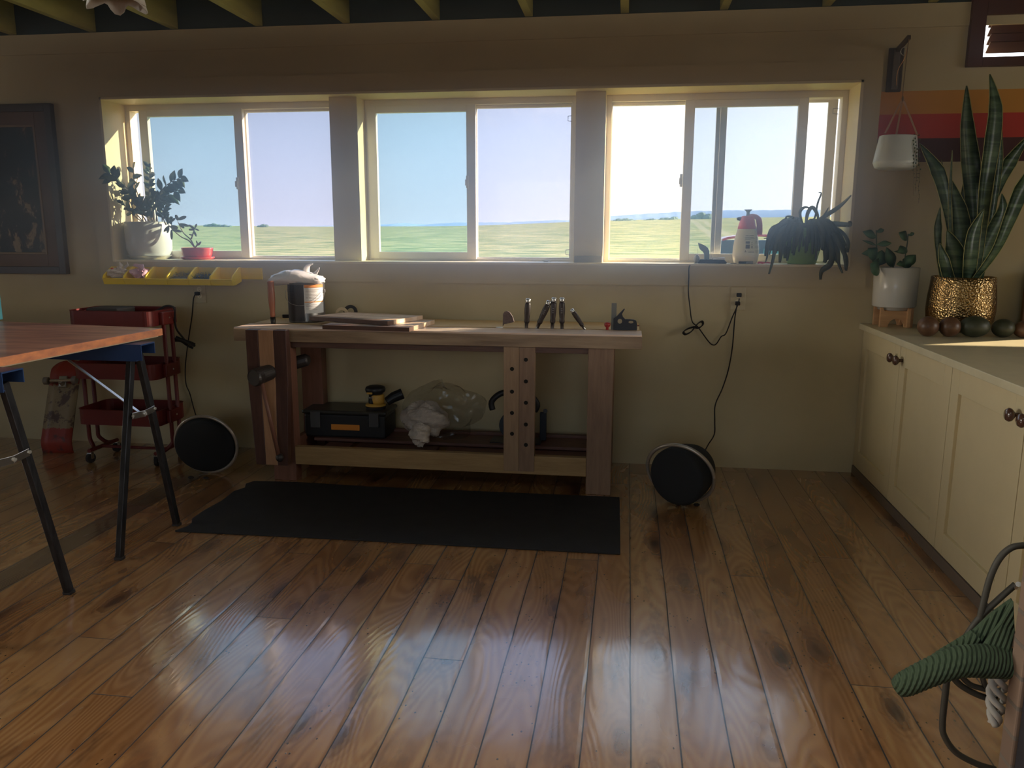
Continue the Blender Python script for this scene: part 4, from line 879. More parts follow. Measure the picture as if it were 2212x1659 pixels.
# ---------------- picture ----------------
def artmat():
    m=bpy.data.materials.new('abstract_black_and_tan_paint'); m.use_nodes=True; t=m.node_tree; b=t.nodes['Principled BSDF']; Lk=t.links.new
    tc=N(t,'ShaderNodeTexCoord'); mp=N(t,'ShaderNodeMapping'); Lk(tc.outputs['Object'],mp.inputs[0]); mp.inputs['Rotation'].default_value=(0,.5,0); mp.inputs['Scale'].default_value=(1.6,1,1)
    n=N(t,'ShaderNodeTexNoise'); n.inputs['Scale'].default_value=6; n.inputs['Detail'].default_value=9; n.inputs['Roughness'].default_value=.68; n.inputs['Distortion'].default_value=.4; Lk(mp.outputs[0],n.inputs['Vector'])
    sp=N(t,'ShaderNodeSeparateXYZ'); Lk(tc.outputs['Object'],sp.inputs[0])
    mr=N(t,'ShaderNodeMapRange'); Lk(sp.outputs[2],mr.inputs[0]); mr.inputs[1].default_value=.35; mr.inputs[2].default_value=-.45; mr.inputs[3].default_value=-.03; mr.inputs[4].default_value=.06
    ad=N(t,'ShaderNodeMath',operation='ADD'); Lk(n.outputs[0],ad.inputs[0]); Lk(mr.outputs[0],ad.inputs[1])
    r=N(t,'ShaderNodeValToRGB'); E=r.color_ramp.elements; E[0].position=.57; E[0].color=(.012,.012,.014,1); E[1].position=.63; E[1].color=(.30,.23,.14,1); e=E.new(.60); e.color=(.10,.06,.05,1)
    Lk(ad.outputs[0],r.inputs[0]); Lk(r.outputs[0],b.inputs['Base Color']); b.inputs['Roughness'].default_value=.5; return m
PX1,PZ0,PZ1=-3.862,1.208,2.345; PX0=PX1-1.45
T=thing('framed_picture','dark framed abstract black and tan painting on the wall, cut off at left','picture',((PX0+PX1)/2,-.02,(PZ0+PZ1)/2))
obj('outer_frame',frame(MB(),PX0,PX1,PZ0,PZ1,-.045,-.003,.05),mat('black_brown_frame',(.06,.038,.028),.4),T,bevel=.003)
obj('inner_frame',frame(MB(),PX0+.05,PX1-.05,PZ0+.05,PZ1-.05,-.034,-.003,.085),mat('brown_inner_frame',(.15,.085,.055),.55,var=.15),T,bevel=.002)
obj('bead',frame(MB(),PX0+.135,PX1-.135,PZ0+.135,PZ1-.135,-.040,-.003,.014),mat('pale_bead',(.26,.18,.11),.5),T,bevel=.002)
obj('canvas',MB().box(PX0+.149,PX1-.149,-.022,-.003,PZ0+.149,PZ1-.149),artmat(),T)
# ---------------- ceiling lamp at the top edge ----------------
p=at(250,0,y=-2.2); T=thing('ceiling_lamp','grey scalloped ceiling lamp shade cut off at the top left of the photo','lamp',(p.x,p.y,p.z))
m_sh=mat('grey_frosted_shade',(.34,.31,.27),.5)
nb=40; rings=[]
for (r,z,wv) in ((.02,.22,0),(.05,.19,0),(.075,.13,.05),(.095,.06,.12),(.10,.005,.22)):
    rings.append([Vector((p.x+r*(1+wv*math.cos(6*2*PI*j/nb))*math.cos(2*PI*j/nb),p.y+r*(1+wv*math.cos(6*2*PI*j/nb))*math.sin(2*PI*j/nb),p.z+z-(.014*math.cos(6*2*PI*j/nb) if wv>.1 else 0)-.018)) for j in range(nb)])
sh=MB().loft(rings,caps=False); o=obj('shade',sh,m_sh,T,sm=True); s_=o.modifiers.new('thick','SOLIDIFY'); s_.thickness=.004
obj('bulb',MB().ell((p.x,p.y,p.z+.05),.035,.035,.05,18),mat('cream_bulb',(.80,.72,.50),.3),T,sm=True)
obj('stem',MB().tube([(p.x,p.y,p.z+.19),(p.x,p.y,2.99),(p.x,p.y,3.03)],[.008,.008,.04],12),m_brassw,T)
# ---------------- outlets and cords ----------------
def outlet(px,py,label,empty_top=True):
    c=at(px,py,y=0); T=thing('wall_outlet',label,'outlet',(c.x,0,c.z)); w,h=.046,.072
    obj('cover_plate',MB().box(c.x-w,c.x+w,-.006,0,c.z-h,c.z+h),m_case,T,bevel=.003)
    mh=mat('outlet_slot',(.03,.03,.03),.6)
    for s in (-1,1):
        r=obj('receptacle',MB().lathe([(0,0),(.017,0),(.017,.003),(0,.003)],(c.x,-.005,c.z+s*.022),24,M=axisM((0,-1,0))),m_trimw,T)
        obj('socket_slots',MB().box(c.x-.007,c.x-.0055,-.0088,-.008,c.z+s*.022,c.z+s*.022+.008).box(c.x+.0055,c.x+.007,-.0088,-.008,c.z+s*.022,c.z+s*.022+.008).box(c.x-.002,c.x+.002,-.0088,-.008,c.z+s*.022-.010,c.z+s*.022-.006),mh,r)
    return T
outlet(432,632,'cream wall outlet with one black plug below the yellow bins'); outlet(1594,645,'cream wall outlet with two black plugs right of the bench')
def plug(px,py,w=.028): 
    c=at(px,py,y=-.012); return MB().box(c.x-w/2,c.x+w/2,-.038,-.009,c.z-.012,c.z+.012)
def cord(label,plugpx,pts,r=.0038,extra=None,y=-.014):
    c=at(*plugpx,y=-.02); T=thing('power_cord',label,'cord',(c.x,-.02,c.z))
    obj('plug',plug(*plugpx),m_rub,T,bevel=.003)
    P=[ (q if isinstance(q,Vector) else at(q[0],q[1],y=(q[2] if len(q)>2 else y))) for q in pts]
    obj('cord',MB().tube(smooth(P,7),r,8),m_rub,T,sm=True)
    return T
cord('black cord from left outlet down to the left speaker',(428,634),[(424,633,-.03),(418,645),(415,680),(409,720),(403,765),(400,800),(402,830),(410,850),(418,880),(425,905,-.10),(428,925,-.42)])
cord('black cord from right outlet down to the right speaker',(1593,655),[(1592,660,-.03),(1587,690),(1582,750),(1573,800),(1560,840),(1545,875),(1544,910),(1543,938,-.05),(1530,960,-.3),(1522,975,-.66)])
T=cord('black cord looping from the right outlet up to the windowsill tool',(1596,637),[(1597,645,-.03),(1594,658,-.04),(1582,685),(1568,720),(1558,727),(1548,742),(1540,745),(1530,737),(1508,707),(1495,694),(1490,660),(1487,630),(1488,600,-.022),(1488,583,-.025),(1490,574,-.02),(1496,571,.03),(1502,569,.06)],.0036)
lp=MB()
for k in range(4):
    o=k*.006; ptsl=[at(1497,706,y=-.02),at(1484,710,y=-.02),at(1475,717,y=-.03),at(1480,722,y=-.04),at(1492,716,y=-.04),at(1500,706,y=-.03),at(1507,698,y=-.02),at(1515,694,y=-.02),at(1517,701,y=-.03),at(1508,708,y=-.03),at(1497,706,y=-.02)]
    lp.tube(smooth([q+Vector((o*.3,-o,(k-1.5)*.003)) for q in ptsl],4),.0034,7)
obj('tied_loops',lp,m_rub,T,sm=True)
# ---------------- yellow bins ----------------
BL=['yellow bin at left end of the rail, holding a clear bag','yellow bin second from the left, holding a pink bag','yellow bin third from the left, holding a thin layer of screws','yellow bin fourth from the left, filled with long nails','yellow bin fifth from the left, filled with dark nails','empty yellow bin at the right end of the rail']
RX0,RX1=-3.512,-2.435; BW=.152
T=thing('bin_rail','yellow plastic mounting rail for the bins below the left window','rail',(-3.0,0,1.2))
obj('rail_board',MB().box(RX0,RX1,-.020,-.0135,1.185,1.262),m_yel,T,bevel=.002); obj('rail_lip',MB().box(RX0,RX1,-.026,-.020,1.222,1.228).box(RX0,RX1,-.026,-.020,1.245,1.262),m_yel,T)
def bin_(i):
    x0=RX0+.004+i*(BW+.003); x1=x0+BW; T=thing('storage_bin',BL[i],'bin',((x0+x1)/2,-.1,1.16),'yellow bins on the rail below the window')
    yb,yf,z0,zb,zf=-.028,-.165,1.150,1.262,1.188; t=.003
    side=[(yb,z0+.02),(yb,zb),(yb-.03,zb),(yf+.01,zf+.02),(yf,zf),(yf+.012,z0),(yf+.05,z0),]
    mb=MB(); mb.prism(side,'x',x0,x0+t); mb.prism(side,'x',x1-t,x1)
    mb.prism([(yb,z0+.02),(yf+.05,z0),(yf+.012,z0),(yf+.012,z0+t),(yf+.05,z0+t),(yb,z0+.02+t)],'x',x0+t,x1-t); mb.prism([(yf+.012,z0),(yf,zf),(yf+t,zf),(yf+.015,z0)],'x',x0+t,x1-t); mb.box(x0+t,x1-t,yb-t,yb,z0+.02,zb)
    obj('bin_shell',mb,m_yel,T)
    for x in (x0,x1-t):
        obj('side_rim',MB().tube([(x+t/2,yb,zb),(x+t/2,yb-.03,zb),(x+t/2,yf+.01,zf+.02),(x+t/2,yf,zf)],.0042,8),m_yel,T,sm=True)
    obj('front_lip',MB().tube([(x0,yf,zf),(x1,yf,zf)],.0042,8),m_yel,T)
    return x0,x1
m_nail=mat('zinc_nails',(.30,.27,.24),.4,metal=.8); m_nailb=mat('brown_screws',(.30,.20,.12),.45,metal=.6); m_naild=mat('dark_nails',(.10,.11,.12),.4,metal=.8)
for i in range(6):
    x0,x1=bin_(i); rnd=random.Random(i)
    if i in (2,3,4):
        mb=MB(); top={2:1.175,3:1.205,4:1.20}[i]
        mb.box(x0+.006,x1-.006,-.145,-.036,1.178 if i!=2 else 1.172,top-.008)
        for k in range(150):
            x=rnd.uniform(x0+.015,x1-.015); y=rnd.uniform(-.145,-.045); z=top-.008+rnd.random()*.012+((-y<.09)*.012 if i!=2 else 0); a=rnd.random()*6.28; l=rnd.uniform(.012,.028 if i!=2 else .016); e=rnd.uniform(-.3,.9 if i!=2 else .3)
            d=Vector((math.cos(a)*math.cos(e),math.sin(a)*math.cos(e),math.sin(e)))*l
            q=Vector((x,y,z)); e2=q+d; e2.x=min(max(e2.x,x0+.005),x1-.005); e2.y=min(e2.y,-.034); mb.tube([q,e2],.0011,4)
        obj('loose_nails' if i!=2 else 'loose_screws',mb,{2:m_nailb,3:m_nail,4:m_naild}[i],loc=((x0+x1)/2,-.09,1.17),label={2:'thin layer of brown screws in the third yellow bin',3:'heap of long zinc nails in the fourth yellow bin',4:'heap of dark nails in the fifth yellow bin'}[i],category='nails',kind='stuff')
m_clr=mat('milky_clear_bag',(.80,.72,.68),.25,alpha=.72,bump=.6,bscale=60); m_pink=mat('pink_tinted_bag',(.82,.52,.62),.3,alpha=.85,bump=.6,bscale=60)
b=MB(); crumple(b,((RX0+.075),-.10,1.222),.072,.045,.034,26,3,.09); b.tube([at(258,582,y=-.09),at(262,573,y=-.09),at(258,566,y=-.09)],[.016,.012,.003],8,flat=.4); b.tube([at(268,580,y=-.09),at(276,572,y=-.09),at(274,564,y=-.09)],[.018,.014,.003],8,flat=.4)
T=thing('parts_bag','clear plastic bag with a red mark in the leftmost yellow bin','plastic bag',(RX0+.08,-.1,1.18)); obj('bag',b,m_clr,T)
obj('red_mark',MB().ell(at(242,580,y=-.135),.012,.004,.005,10),mat('red_print',(.75,.08,.08),.5),T)
b=MB(); crumple(b,((RX0+.24),-.095,1.222),.060,.045,.030,26,6,.10); b.tube([at(312,585,y=-.13),at(305,575,y=-.1),at(290,572,y=-.08)],[.004,.02,.012],8,flat=.4); b.tube([at(316,583,y=-.13),at(309,595,y=-.15),at(313,601,y=-.16)],[.012,.012,.003],8,flat=.4)
obj('parts_bag',b,m_pink,loc=(RX0+.24,-.1,1.18),label='pink tinted plastic bag in the second yellow bin',category='plastic bag')
# ---------------- cabinets ----------------
CX=1.425; CZ=.955; FXc=1.452
T=thing('countertop','long cream countertop running from the window wall toward the camera on the right','countertop',(CX+.35,-1.9,CZ-.04))
obj('slab',MB().box(CX,2.55,-4.2,-.002,CZ-.035,CZ),m_ctr,T,bevel=.003)
m_toe=mat('dark_toe_board',(.16,.12,.09),.6)
dw=.70; gap=.003
CBL=['cream cabinet with two doors against the window wall','second cream cabinet from the window wall, with two doors','third cream cabinet from the window wall, mostly cut off at right']
for ci in range(3):
    y1=-.004-ci*2*dw; y0=y1-2*dw+.002; T=thing('base_cabinet',CBL[ci],'cabinet',(1.9,(y0+y1)/2,0),'cream base cabinets under the countertop')
    obj('carcass',MB().box(FXc+.022,2.5,y0,y1,.06,CZ-.036),m_cab,T)
    obj('toe_board',MB().box(FXc+.03,2.45,y0,y1,0,.06),m_toe,T)
    obj('base_strip',MB().box(FXc-.004,FXc+.03,y0,y1,0.0,.052),m_toe,T,bevel=.002)
    for di in range(2):
        b=y1-di*dw-gap; a=b-dw+2*gap; z0,z1=.058,CZ-.042; st=.085
        mb=MB(); x0,x1=FXc,FXc+.020
        mb.box(x0,x1,a,a+st,z0,z1); mb.box(x0,x1,b-st,b,z0,z1); mb.box(x0,x1,a+st,b-st,z1-.105,z1); mb.box(x0,x1,a+st,b-st,z0,z0+.105); mb.box(x0+.014,x1,a+st,b-st,z0+.105,z1-.105)
        d=obj('door',mb,m_cab,T,bevel=.0015)
        ky=(a+.045) if di==0 else (b-.045); kz=CZ-.115
        for kk in range(1):
            obj('knob',MB().lathe([(.008,0),(.009,.005),(.008,.016),(.018,.024),(.025,.031),(.0265,.039),(.020,.048),(0,.052)],(FXc,ky,kz),24,M=axisM((-1,0,0))),m_knob,d,sm=True)
# ---------------- objects on the counter ----------------
def soil_disc(T,c,r,z): obj('soil',MB().lathe([(0,z-.02),(r,z-.02),(r,z),(0,z+.006)],(c[0],c[1],0),28),m_soil,T,sm=True)
# white planter on wooden stand
py_=-.13; q=lambda px,py,y=py_: at(px,py,y=y)
cxp=(q(1885,640).x+q(1980,640).x)/2; R=(q(1980,600).x-q(1884,600).x)/2
T=thing('potted_rubber_plant','small round leaved plant in a white cylinder pot on a wooden stand','potted plant',(cxp,py_,CZ))
zt=q(1930,577).z; zb=q(1930,662).z
obj('pot',MB().lathe([(0,zb-.018),(R*.70,zb-.018),(R*.74,zb-.002),(R*.92,zb),(R*.97,zb+.006),(R,zt-.003),(R-.004,zt),(R-.009,zt-.004),(R-.012,zb+.02),(0,zb+.02)],(cxp,py_,0),48),m_white,T,sm=True)
soil_disc(T,(cxp,py_),R-.01,zt-.012)
w=R*.93
for s,nm in ((-1,'stand_side'),(1,'stand_side')):
    pl=[(cxp-w,CZ+.0005),(cxp-w*.42,CZ+.0005)]
    arc=[(cxp+w*.42*math.cos(a),CZ+.0005+.055*math.sin(a)) for a in [PI-PI*i/10 for i in range(11)]]
    pl=[(cxp-w,CZ+.0005)]+arc+[(cxp+w,CZ+.0005),(cxp+w,zb-.002),(cxp+w*.78,zb-.002),(cxp+w*.70,zb-.020),(cxp-w*.70,zb-.020),(cxp-w*.78,zb-.002),(cxp-w,zb-.002)]
    pass
def standside(axis,off):
    a=w*.80; arc=[(a*.5*math.cos(t),.05*math.sin(t)) for t in [PI-PI*i/10 for i in range(11)]]
    h=zb-CZ-.002
    pl=[(-a,.0005)]+arc+[(a,.0005),(a,h),(a*.84,h),(a*.76,h-.018),(-a*.76,h-.018),(-a*.84,h),(-a,h)]
    mb=MB()
    if axis=='y': mb.prism([(cxp+u,CZ+v) for u,v in pl],'y',py_+off-.010,py_+off+.010)
    else: mb.prism([(py_+u,CZ+v) for u,v in pl],'x',cxp+off-.010,cxp+off+.010)
    obj('stand_leg_panel',mb,m_tan,T,bevel=.002)
standside('y',-w*.55); standside('x',w*.55) ; standside('y',w*.55)
def P3(px,py,y): return at(px,py,y=y)
def pleaf(mb,base,tip,w,y,nrm=(0,-1,.15),m=0,fold=.12,bend=0.,k=8,p=.8,y2=None):
    a=P3(base[0],base[1],y); b=P3(tip[0],tip[1],y if y2 is None else y2); s=[]
    for i in range(k+1):
        t=i/k; v=a.lerp(b,t)+Vector((0,-bend*math.sin(PI*t),0)); s.append(v)
    wd=w*(abs(y+CD))/FL/2; ws=[max(.0006,wd*math.sin(PI*min(.999,max(.02,(i/k)**p)))) for i in range(k+1)]
    mb.blade(s,ws,nrm,m,fold)
st=MB(); st.tube(smooth([P3(1897,577,py_),P3(1894,540,py_),P3(1893,510,py_),P3(1893,497,py_)],4),.0035,8); st.tube(smooth([P3(1952,577,py_),P3(1956,550,py_),P3(1960,525,py_),P3(1962,505,py_)],4),.0035,8)
obj('stem',st,m_green,T,sm=True)
LF=[((1893,512),(1863,500),16,-.16),((1892,500),(1910,496),9,-.12),((1893,530),(1862,519),6,-.18),((1894,528),(1926,525),11,-.15),((1893,545),(1861,548),13,-.14),((1893,558),(1875,536),24,-.17),((1895,575),(1905,540),26,-.13),((1900,582),(1880,570),34,-.19),((1925,577),(1915,534),18,-.14),((1930,578),(1918,536),16,-.11),((1961,516),(1941,502),18,-.16),((1961,508),(1975,503),7,-.12),((1958,535),(1938,545),16,-.17),((1956,545),(1930,543),6,-.12),((1952,572),(1978,550),18,-.16),((1954,568),(1936,571),11,-.18),((1948,575),(1968,560),18,-.12)]
for b_,t_,w_,y_ in LF:
    mb=MB(); pleaf(mb,b_,t_,w_*1.25,y_,nrm=(.1,-1,.55),p=.9,y2=y_-.02,bend=.012); obj('leaf',mb,m_greenh,T,sm=True)
# snake plant
sy=-.30; q=lambda px,py,y=sy: at(px,py,y=y)
cxs=q(2076,650).x; Rr=(q(2145,600).x-q(2011,600).x)/2; zt=q(2078,597).z
T=thing('potted_snake_plant','tall snake plant with banded upright leaves in a hammered brass pot','potted plant',(cxs,sy,CZ))
m_brass=mat('hammered_brass',(.38,.25,.11),.24,metal=1,var=.25,vscale=8)
nt_=m_brass.node_tree; vo=N(nt_,'ShaderNodeTexVoronoi'); vo.inputs['Scale'].default_value=95; tcx=N(nt_,'ShaderNodeTexCoord'); nt_.links.new(tcx.outputs['Object'],vo.inputs['Vector']); bpx=N(nt_,'ShaderNodeBump'); bpx.inputs['Strength'].default_value=.7; bpx.inputs['Distance'].default_value=.004; nt_.links.new(vo.outputs['Distance'],bpx.inputs['Height']); nt_.links.new(bpx.outputs[0],nt_.nodes['Principled BSDF'].inputs['Normal'])
H=zt-CZ
obj('pot',MB().lathe([(0,.001),(Rr*.80,.001),(Rr*.93,.015),(Rr*1.05,H*.2),(Rr*1.085,H*.38),(Rr*1.07,H*.6),(Rr*1.02,H*.85),(Rr,H-.003),(Rr-.003,H),(Rr-.007,H-.004),(Rr-.008,H-.05),(Rr-.008,.02),(0,.02)],(cxs,sy,CZ),64),m_brass,T,sm=True)
soil_disc(T,(cxs,sy),Rr-.012,zt-.02)
def snakemat():
    m=bpy.data.materials.new('banded_snake_leaf'); m.use_nodes=True; t=m.node_tree; b=t.nodes['Principled BSDF']; Lk=t.links.new
    tc=N(t,'ShaderNodeTexCoord'); mp=N(t,'ShaderNodeMapping'); mp.inputs['Scale'].default_value=(5,5,34); Lk(tc.outputs['Object'],mp.inputs[0])
    n=N(t,'ShaderNodeTexNoise'); n.inputs['Scale'].default_value=1.2; n.inputs['Detail'].default_value=5; n.inputs['Distortion'].default_value=.6; Lk(mp.outputs[0],n.inputs['Vector'])
    r=N(t,'ShaderNodeValToRGB'); r.color_ramp.elements[0].position=.42; r.color_ramp.elements[0].color=(.025,.055,.03,1); r.color_ramp.elements[1].position=.62; r.color_ramp.elements[1].color=(.10,.16,.09,1)
    Lk(n.outputs[0],r.inputs[0]); Lk(r.outputs[0],b.inputs['Base Color']); b.inputs['Roughness'].default_value=.38; return m
m_snake=snakemat(); m_edge=mat('yellow_leaf_margin',(.30,.30,.12),.45)
SL=[([(2110,600),(2108,520),(2103,440),(2096,350),(2089,270),(2088,185)],[20,24,30,34,24,2],-.28),
 ([(2112,600),(2118,500),(2128,400),(2142,300),(2148,230),(2138,160)],[18,22,30,34,28,2],-.34),
 ([(2062,600),(2052,500),(2042,430),(2025,370),(1988,312)],[12,10,20,26,2],-.30),
 ([(2056,600),(2052,480),(2053,400),(2057,325)],[6,6,6,1],-.36),([(2052,600),(2048,470),(2040,400),(2034,345)],[6,6,6,1],-.27),
 ([(2034,600),(2028,540),(2026,490),(2031,447)],[20,12,15,1],-.33),
 ([(2080,600),(2078,520),(2068,450),(2052,385)],[34,40,32,2],-.30),
 ([(2090,600),(2086,500),(2083,430),(2087,376)],[16,18,16,1],-.25),
 ([(2112,600),(2125,480),(2148,410),(2180,350),(2225,290)],[12,18,26,28,2],-.22),
 ([(2112,602),(2150,540),(2180,470),(2205,410),(2240,350)],[10,18,28,34,12],-.40),
 ([(2108,600),(2130,530),(2155,480),(2165,450),(2164,418)],[20,36,34,22,1],-.31),
 ([(2098,600),(2095,550),(2103,500),(2125,452)],[28,32,28,1],-.40),
 ([(2046,600),(2038,560),(2030,525)],[22,20,1],-.38),([(2128,590),(2145,450),(2158,350),(2163,266)],[8,12,14,1],-.24),
 ([(2070,600),(2060,540),(2046,498)],[40,34,2],-.37),([(2100,600),(2112,520),(2128,420),(2140,360)],[12,20,18,2],-.24)]
for pts,ws,y_ in SL:
    P=[P3(a,b,y_+(.0 if i else 0)) for i,(a,b) in enumerate(pts)]; P[0]=Vector((cxs+(P[0].x-cxs)*.8,sy+(y_-sy)*.6,zt-.02)); S=smooth(P,6)
    W=[]; n=len(ws)-1
    for i in range(len(S)):
        t=i/(len(S)-1)*n; k=min(int(t),n-1); f=t-k; W.append(max(.0008,(ws[k]*(1-f)+ws[k+1]*f)/2*(y_+CD)/FL))
    nr=(.25 if pts[-1][0]>2100 else -.2,-1,.1); mb=MB(); mb.blade(S,W,nr,0,.22); lf=obj('leaf',mb,m_snake,T,sm=True)
    e=MB(); ed=[]
    for s in (-1,1):
        E_=[]
        for i in range(len(S)):
            d=(S[min(i+1,len(S)-1)]-S[max(i-1,0)]).normalized(); a_=d.cross(Vector(nr).normalized()).normalized(); u_=a_.cross(d); E_.append(S[i]+a_*W[i]*s+u_*W[i]*.22)
        obj('leaf_margin',MB().tube(E_,[max(.0007,min(.0018,w_*.12)) for w_ in W],5),m_edge,lf,sm=True)
# gourds
m_g1=mat('brown_dried_gourd',(.13,.065,.035),.4,var=.35,vscale=18); m_g2=mat('dark_green_gourd',(.045,.05,.03),.45,var=.3,vscale=16)
G=[(2007,683,21,21,0,m_g1,'round brown gourd at the left end of the row before the brass pot'),(2054,685,21,21,0,m_g1,'round brown gourd second from the left, in front of the brass pot'),(2107,687,30,22,.0,m_g2,'large oval dark gourd third from left before the brass pot'),(2169,691,22,19,.1,m_g2,'dark green gourd with a stem pointing left, right of the brass pot'),(2212,702,20,17,.0,m_g1,'reddish brown gourd cut off at the right edge of the photo')]
for px,py,rx,rz,tl,m_,lb in G:
    y_=-.62 if px<2150 else -.60; s=(y_+CD)/FL; c=P3(px,py,y_); r1_,r2_=rx*s*.98,rz*s*.98; c.z=CZ+r2_
    T=thing('dried_gourd',lb,'gourd',(c.x,c.y,CZ),'dried gourds lined up on the countertop'); obj('body',MB().ell(c,r1_,r2_*1.0,r2_,28),m_,T,sm=True)
    if px in (2169,): obj('stem',MB().tube([c+Vector((-r1_*.95,0,.003)),c+Vector((-r1_*1.15,-.004,.004)),c+Vector((-r1_*1.7,-.008,.002))],[.006,.003,.002],8),m_stem,T,sm=True)
# framed thing leaning at the right edge
p0=P3(2200,700,-.06); obj('leaning_frame',MB().box(p0.x,p0.x+.5,-.10,-.07,CZ,P3(2205,585,-.06).z).box(p0.x-.004,p0.x+.5,-.105,-.06,CZ,CZ+.03),mat('warm_brown_frame',(.22,.10,.04),.45),loc=(p0.x,-.08,CZ),label='brown wooden frame standing on the counter at the right edge of the photo',category='frame',bevel=.003)
# ---------------- louvre ----------------
T=thing('louvered_vent','dark brown slatted wall vent cut off at the top right corner','vent',(2.3,0,2.6))
m_lv=mat('dark_brown_painted_louvre',(.10,.045,.038),.5)
lx0=P3(2090,60,0).x+.004; lz0=P3(2100,144,-.03).z
obj('vent_frame',frame(MB(),lx0,2.72,lz0,2.80,-.040,-.002,.080,.09,.050),m_lv,T,bevel=.003)
for k,(pyc) in enumerate((44,63,82,100)):
    z=P3(2150,pyc,.0).z; c=Vector((2.34,.03,z)); M_=Matrix.Translation(c)@Matrix.Rotation(-.75,4,'X')
    obj('slat',MB().box(-.33,.33,-.036,.036,-.004,.004,M=M_),m_lv,T)
# ---------------- wall bracket and hanging planter ----------------
T=thing('wall_bracket','dark wooden wall bracket with an arm, above the hanging white planter','bracket',(1.43,-.0,2.4))
m_bk=mat('dark_stained_bracket',(.075,.055,.05),.5); bx0,bx1=P3(1917,150,-.01).x,P3(1949,150,-.01).x; bzt,bzb=P3(1930,104,-.01).z,P3(1925,199,-.01).z
obj('back_plate',MB().box(bx0,bx1,-.022,0,bzb,bzt),m_bk,T,bevel=.004); obj('centre_bead',MB().box((bx0+bx1)/2-.018,(bx0+bx1)/2+.018,-.034,-.022,bzb+.01,bzt-.01),mat('grey_bracket_bead',(.14,.12,.11),.5),T,bevel=.006)
tipx,tipy=P3(1964,80,-.20).x,-.20; tz=P3(1964,80,-.20).z
obj('arm',MB().bar(((bx0+bx1)/2,-.03,bzt-.015),(tipx,tipy,tz),.020,.024),m_bk,T,bevel=.003)
obj('brace_wire',MB().tube(smooth([(tipx,tipy,tz-.01),(tipx-.006,tipy+.02,tz-.10),(tipx-.018,-.11,bzb+.10),((bx0+bx1)/2+.01,-.03,bzb+.03)],5),.0022,6),m_tan,T,sm=True)
obj('scroll',MB().torus((tipx-.012,tipy+.02,tz-.07),.022,.0022,M=axisM((.3,-1,0)),n=24,k=6,a0=0,a1=4.6),m_steel,T,sm=True)
hy=-.20; q=lambda px,py: at(px,py,y=hy); T=thing('hanging_planter','white hanging planter on three leather straps with a string plant trailing','planter',(q(1937,330).x,hy,q(1937,367).z))
cx0=q(1937,330).x; rt=(q(1981,296).x-q(1903,296).x)/2; rb=(q(1985,350).x-q(1890,350).x)/2; zt,zm,zb=q(1940,294).z,q(1940,352).z,q(1940,366).z
tl=Matrix.Rotation(.03,3,'Y')
obj('pot',MB().lathe([(0,zb-zt),(rb*.72,zb-zt),(rb*.90,zb-zt+.008),(rb,zm-zt),(rb*.985,zm-zt+.01),(rt+.002,-.004),(rt,0),(rt-.005,-.003),(rt-.006,-.03),(0,-.03)],(cx0,hy,zt),44,M=tl),mat('pale_blue_white_pot',(.62,.68,.66),.35),T,sm=True)
top=q(1950,212)
for px,pyy,dy in ((1908,290,-.03),(1978,294,-.03),(1944,292,.07)):
    e=q(px,pyy)+Vector((0,dy,0)); obj('strap',MB().bar(top,e,.010,.0025,up=(.2,1,.1)),mat('tan_leather',(.42,.24,.14),.5),T,bevel=.0008)
obj('hanging_cord',MB().tube([top,q(1951,190),(tipx-.002,tipy,tz-.01)],.0022,6),m_stem,T)
obj('cord_knot',MB().ell(top+Vector((0,0,-.004)),.007,.007,.016,10),m_stem,T,sm=True)
rnd=random.Random(4)
for k,(px,y1,y0) in enumerate(((1968,296,415),(1974,297,440),(1963,300,425))):
    cp=[q(px+rnd.uniform(-1.5,1.5)-(i*.25),y1+(y0-y1)*i/10)+Vector((0,-.095 if i<7 else -.095,0)) for i in range(11)]
    cp[0]=cp[0]+Vector((0,.03,.005)); v_=obj('trailing_vine',MB().tube(smooth(cp,3),.0009,5),m_stem,T,sm=True)
    for j in range(16 if k<2 else 12):
        t=j/16; c=cp[min(10,int(t*10))].lerp(cp[min(10,int(t*10)+1)],t*10%1); r_=.0042 if j<9 else .0026
        obj('bead_leaf',MB().ell(c+Vector((rnd.uniform(-.005,.005),-.003,0)),r_,r_,r_*1.2,8),m_green,v_,sm=True)
# ---------------- windowsill plants ----------------
def sillpot(px0,px1,pyt,pyb,y): 
    a,b=at(px0,pyt,y=y),at(px1,pyt,y=y); return (a.x+b.x)/2,(b.x-a.x)/2,a.z
cx1,R1,zt=sillpot(275,362,479,560,.15); y1=.15; dz=SZ
T=thing('potted_zz_plant','large dark leaved plant in a white pot with saucer at the left end of windowsill','potted plant',(cx1,y1,SZ))
obj('saucer',MB().lathe([(0,.001),(R1*.80,.001),(R1*.97,.026),(R1*.99,.028),(R1*.94,.028),(R1*.78,.012),(0,.012)],(cx1,y1,SZ),48),m_white,T,sm=True)
hh=zt-SZ
obj('pot',MB().lathe([(0,.013),(R1*.76,.013),(R1*.90,.035),(R1*.985,.07),(R1,.12),(R1,hh-.004),(R1-.003,hh),(R1-.008,hh-.003),(R1-.009,hh-.05),(0,hh-.05)],(cx1,y1,SZ),56),m_white,T,sm=True)
soil_disc(T,(cx1,y1),R1-.01,zt-.02)
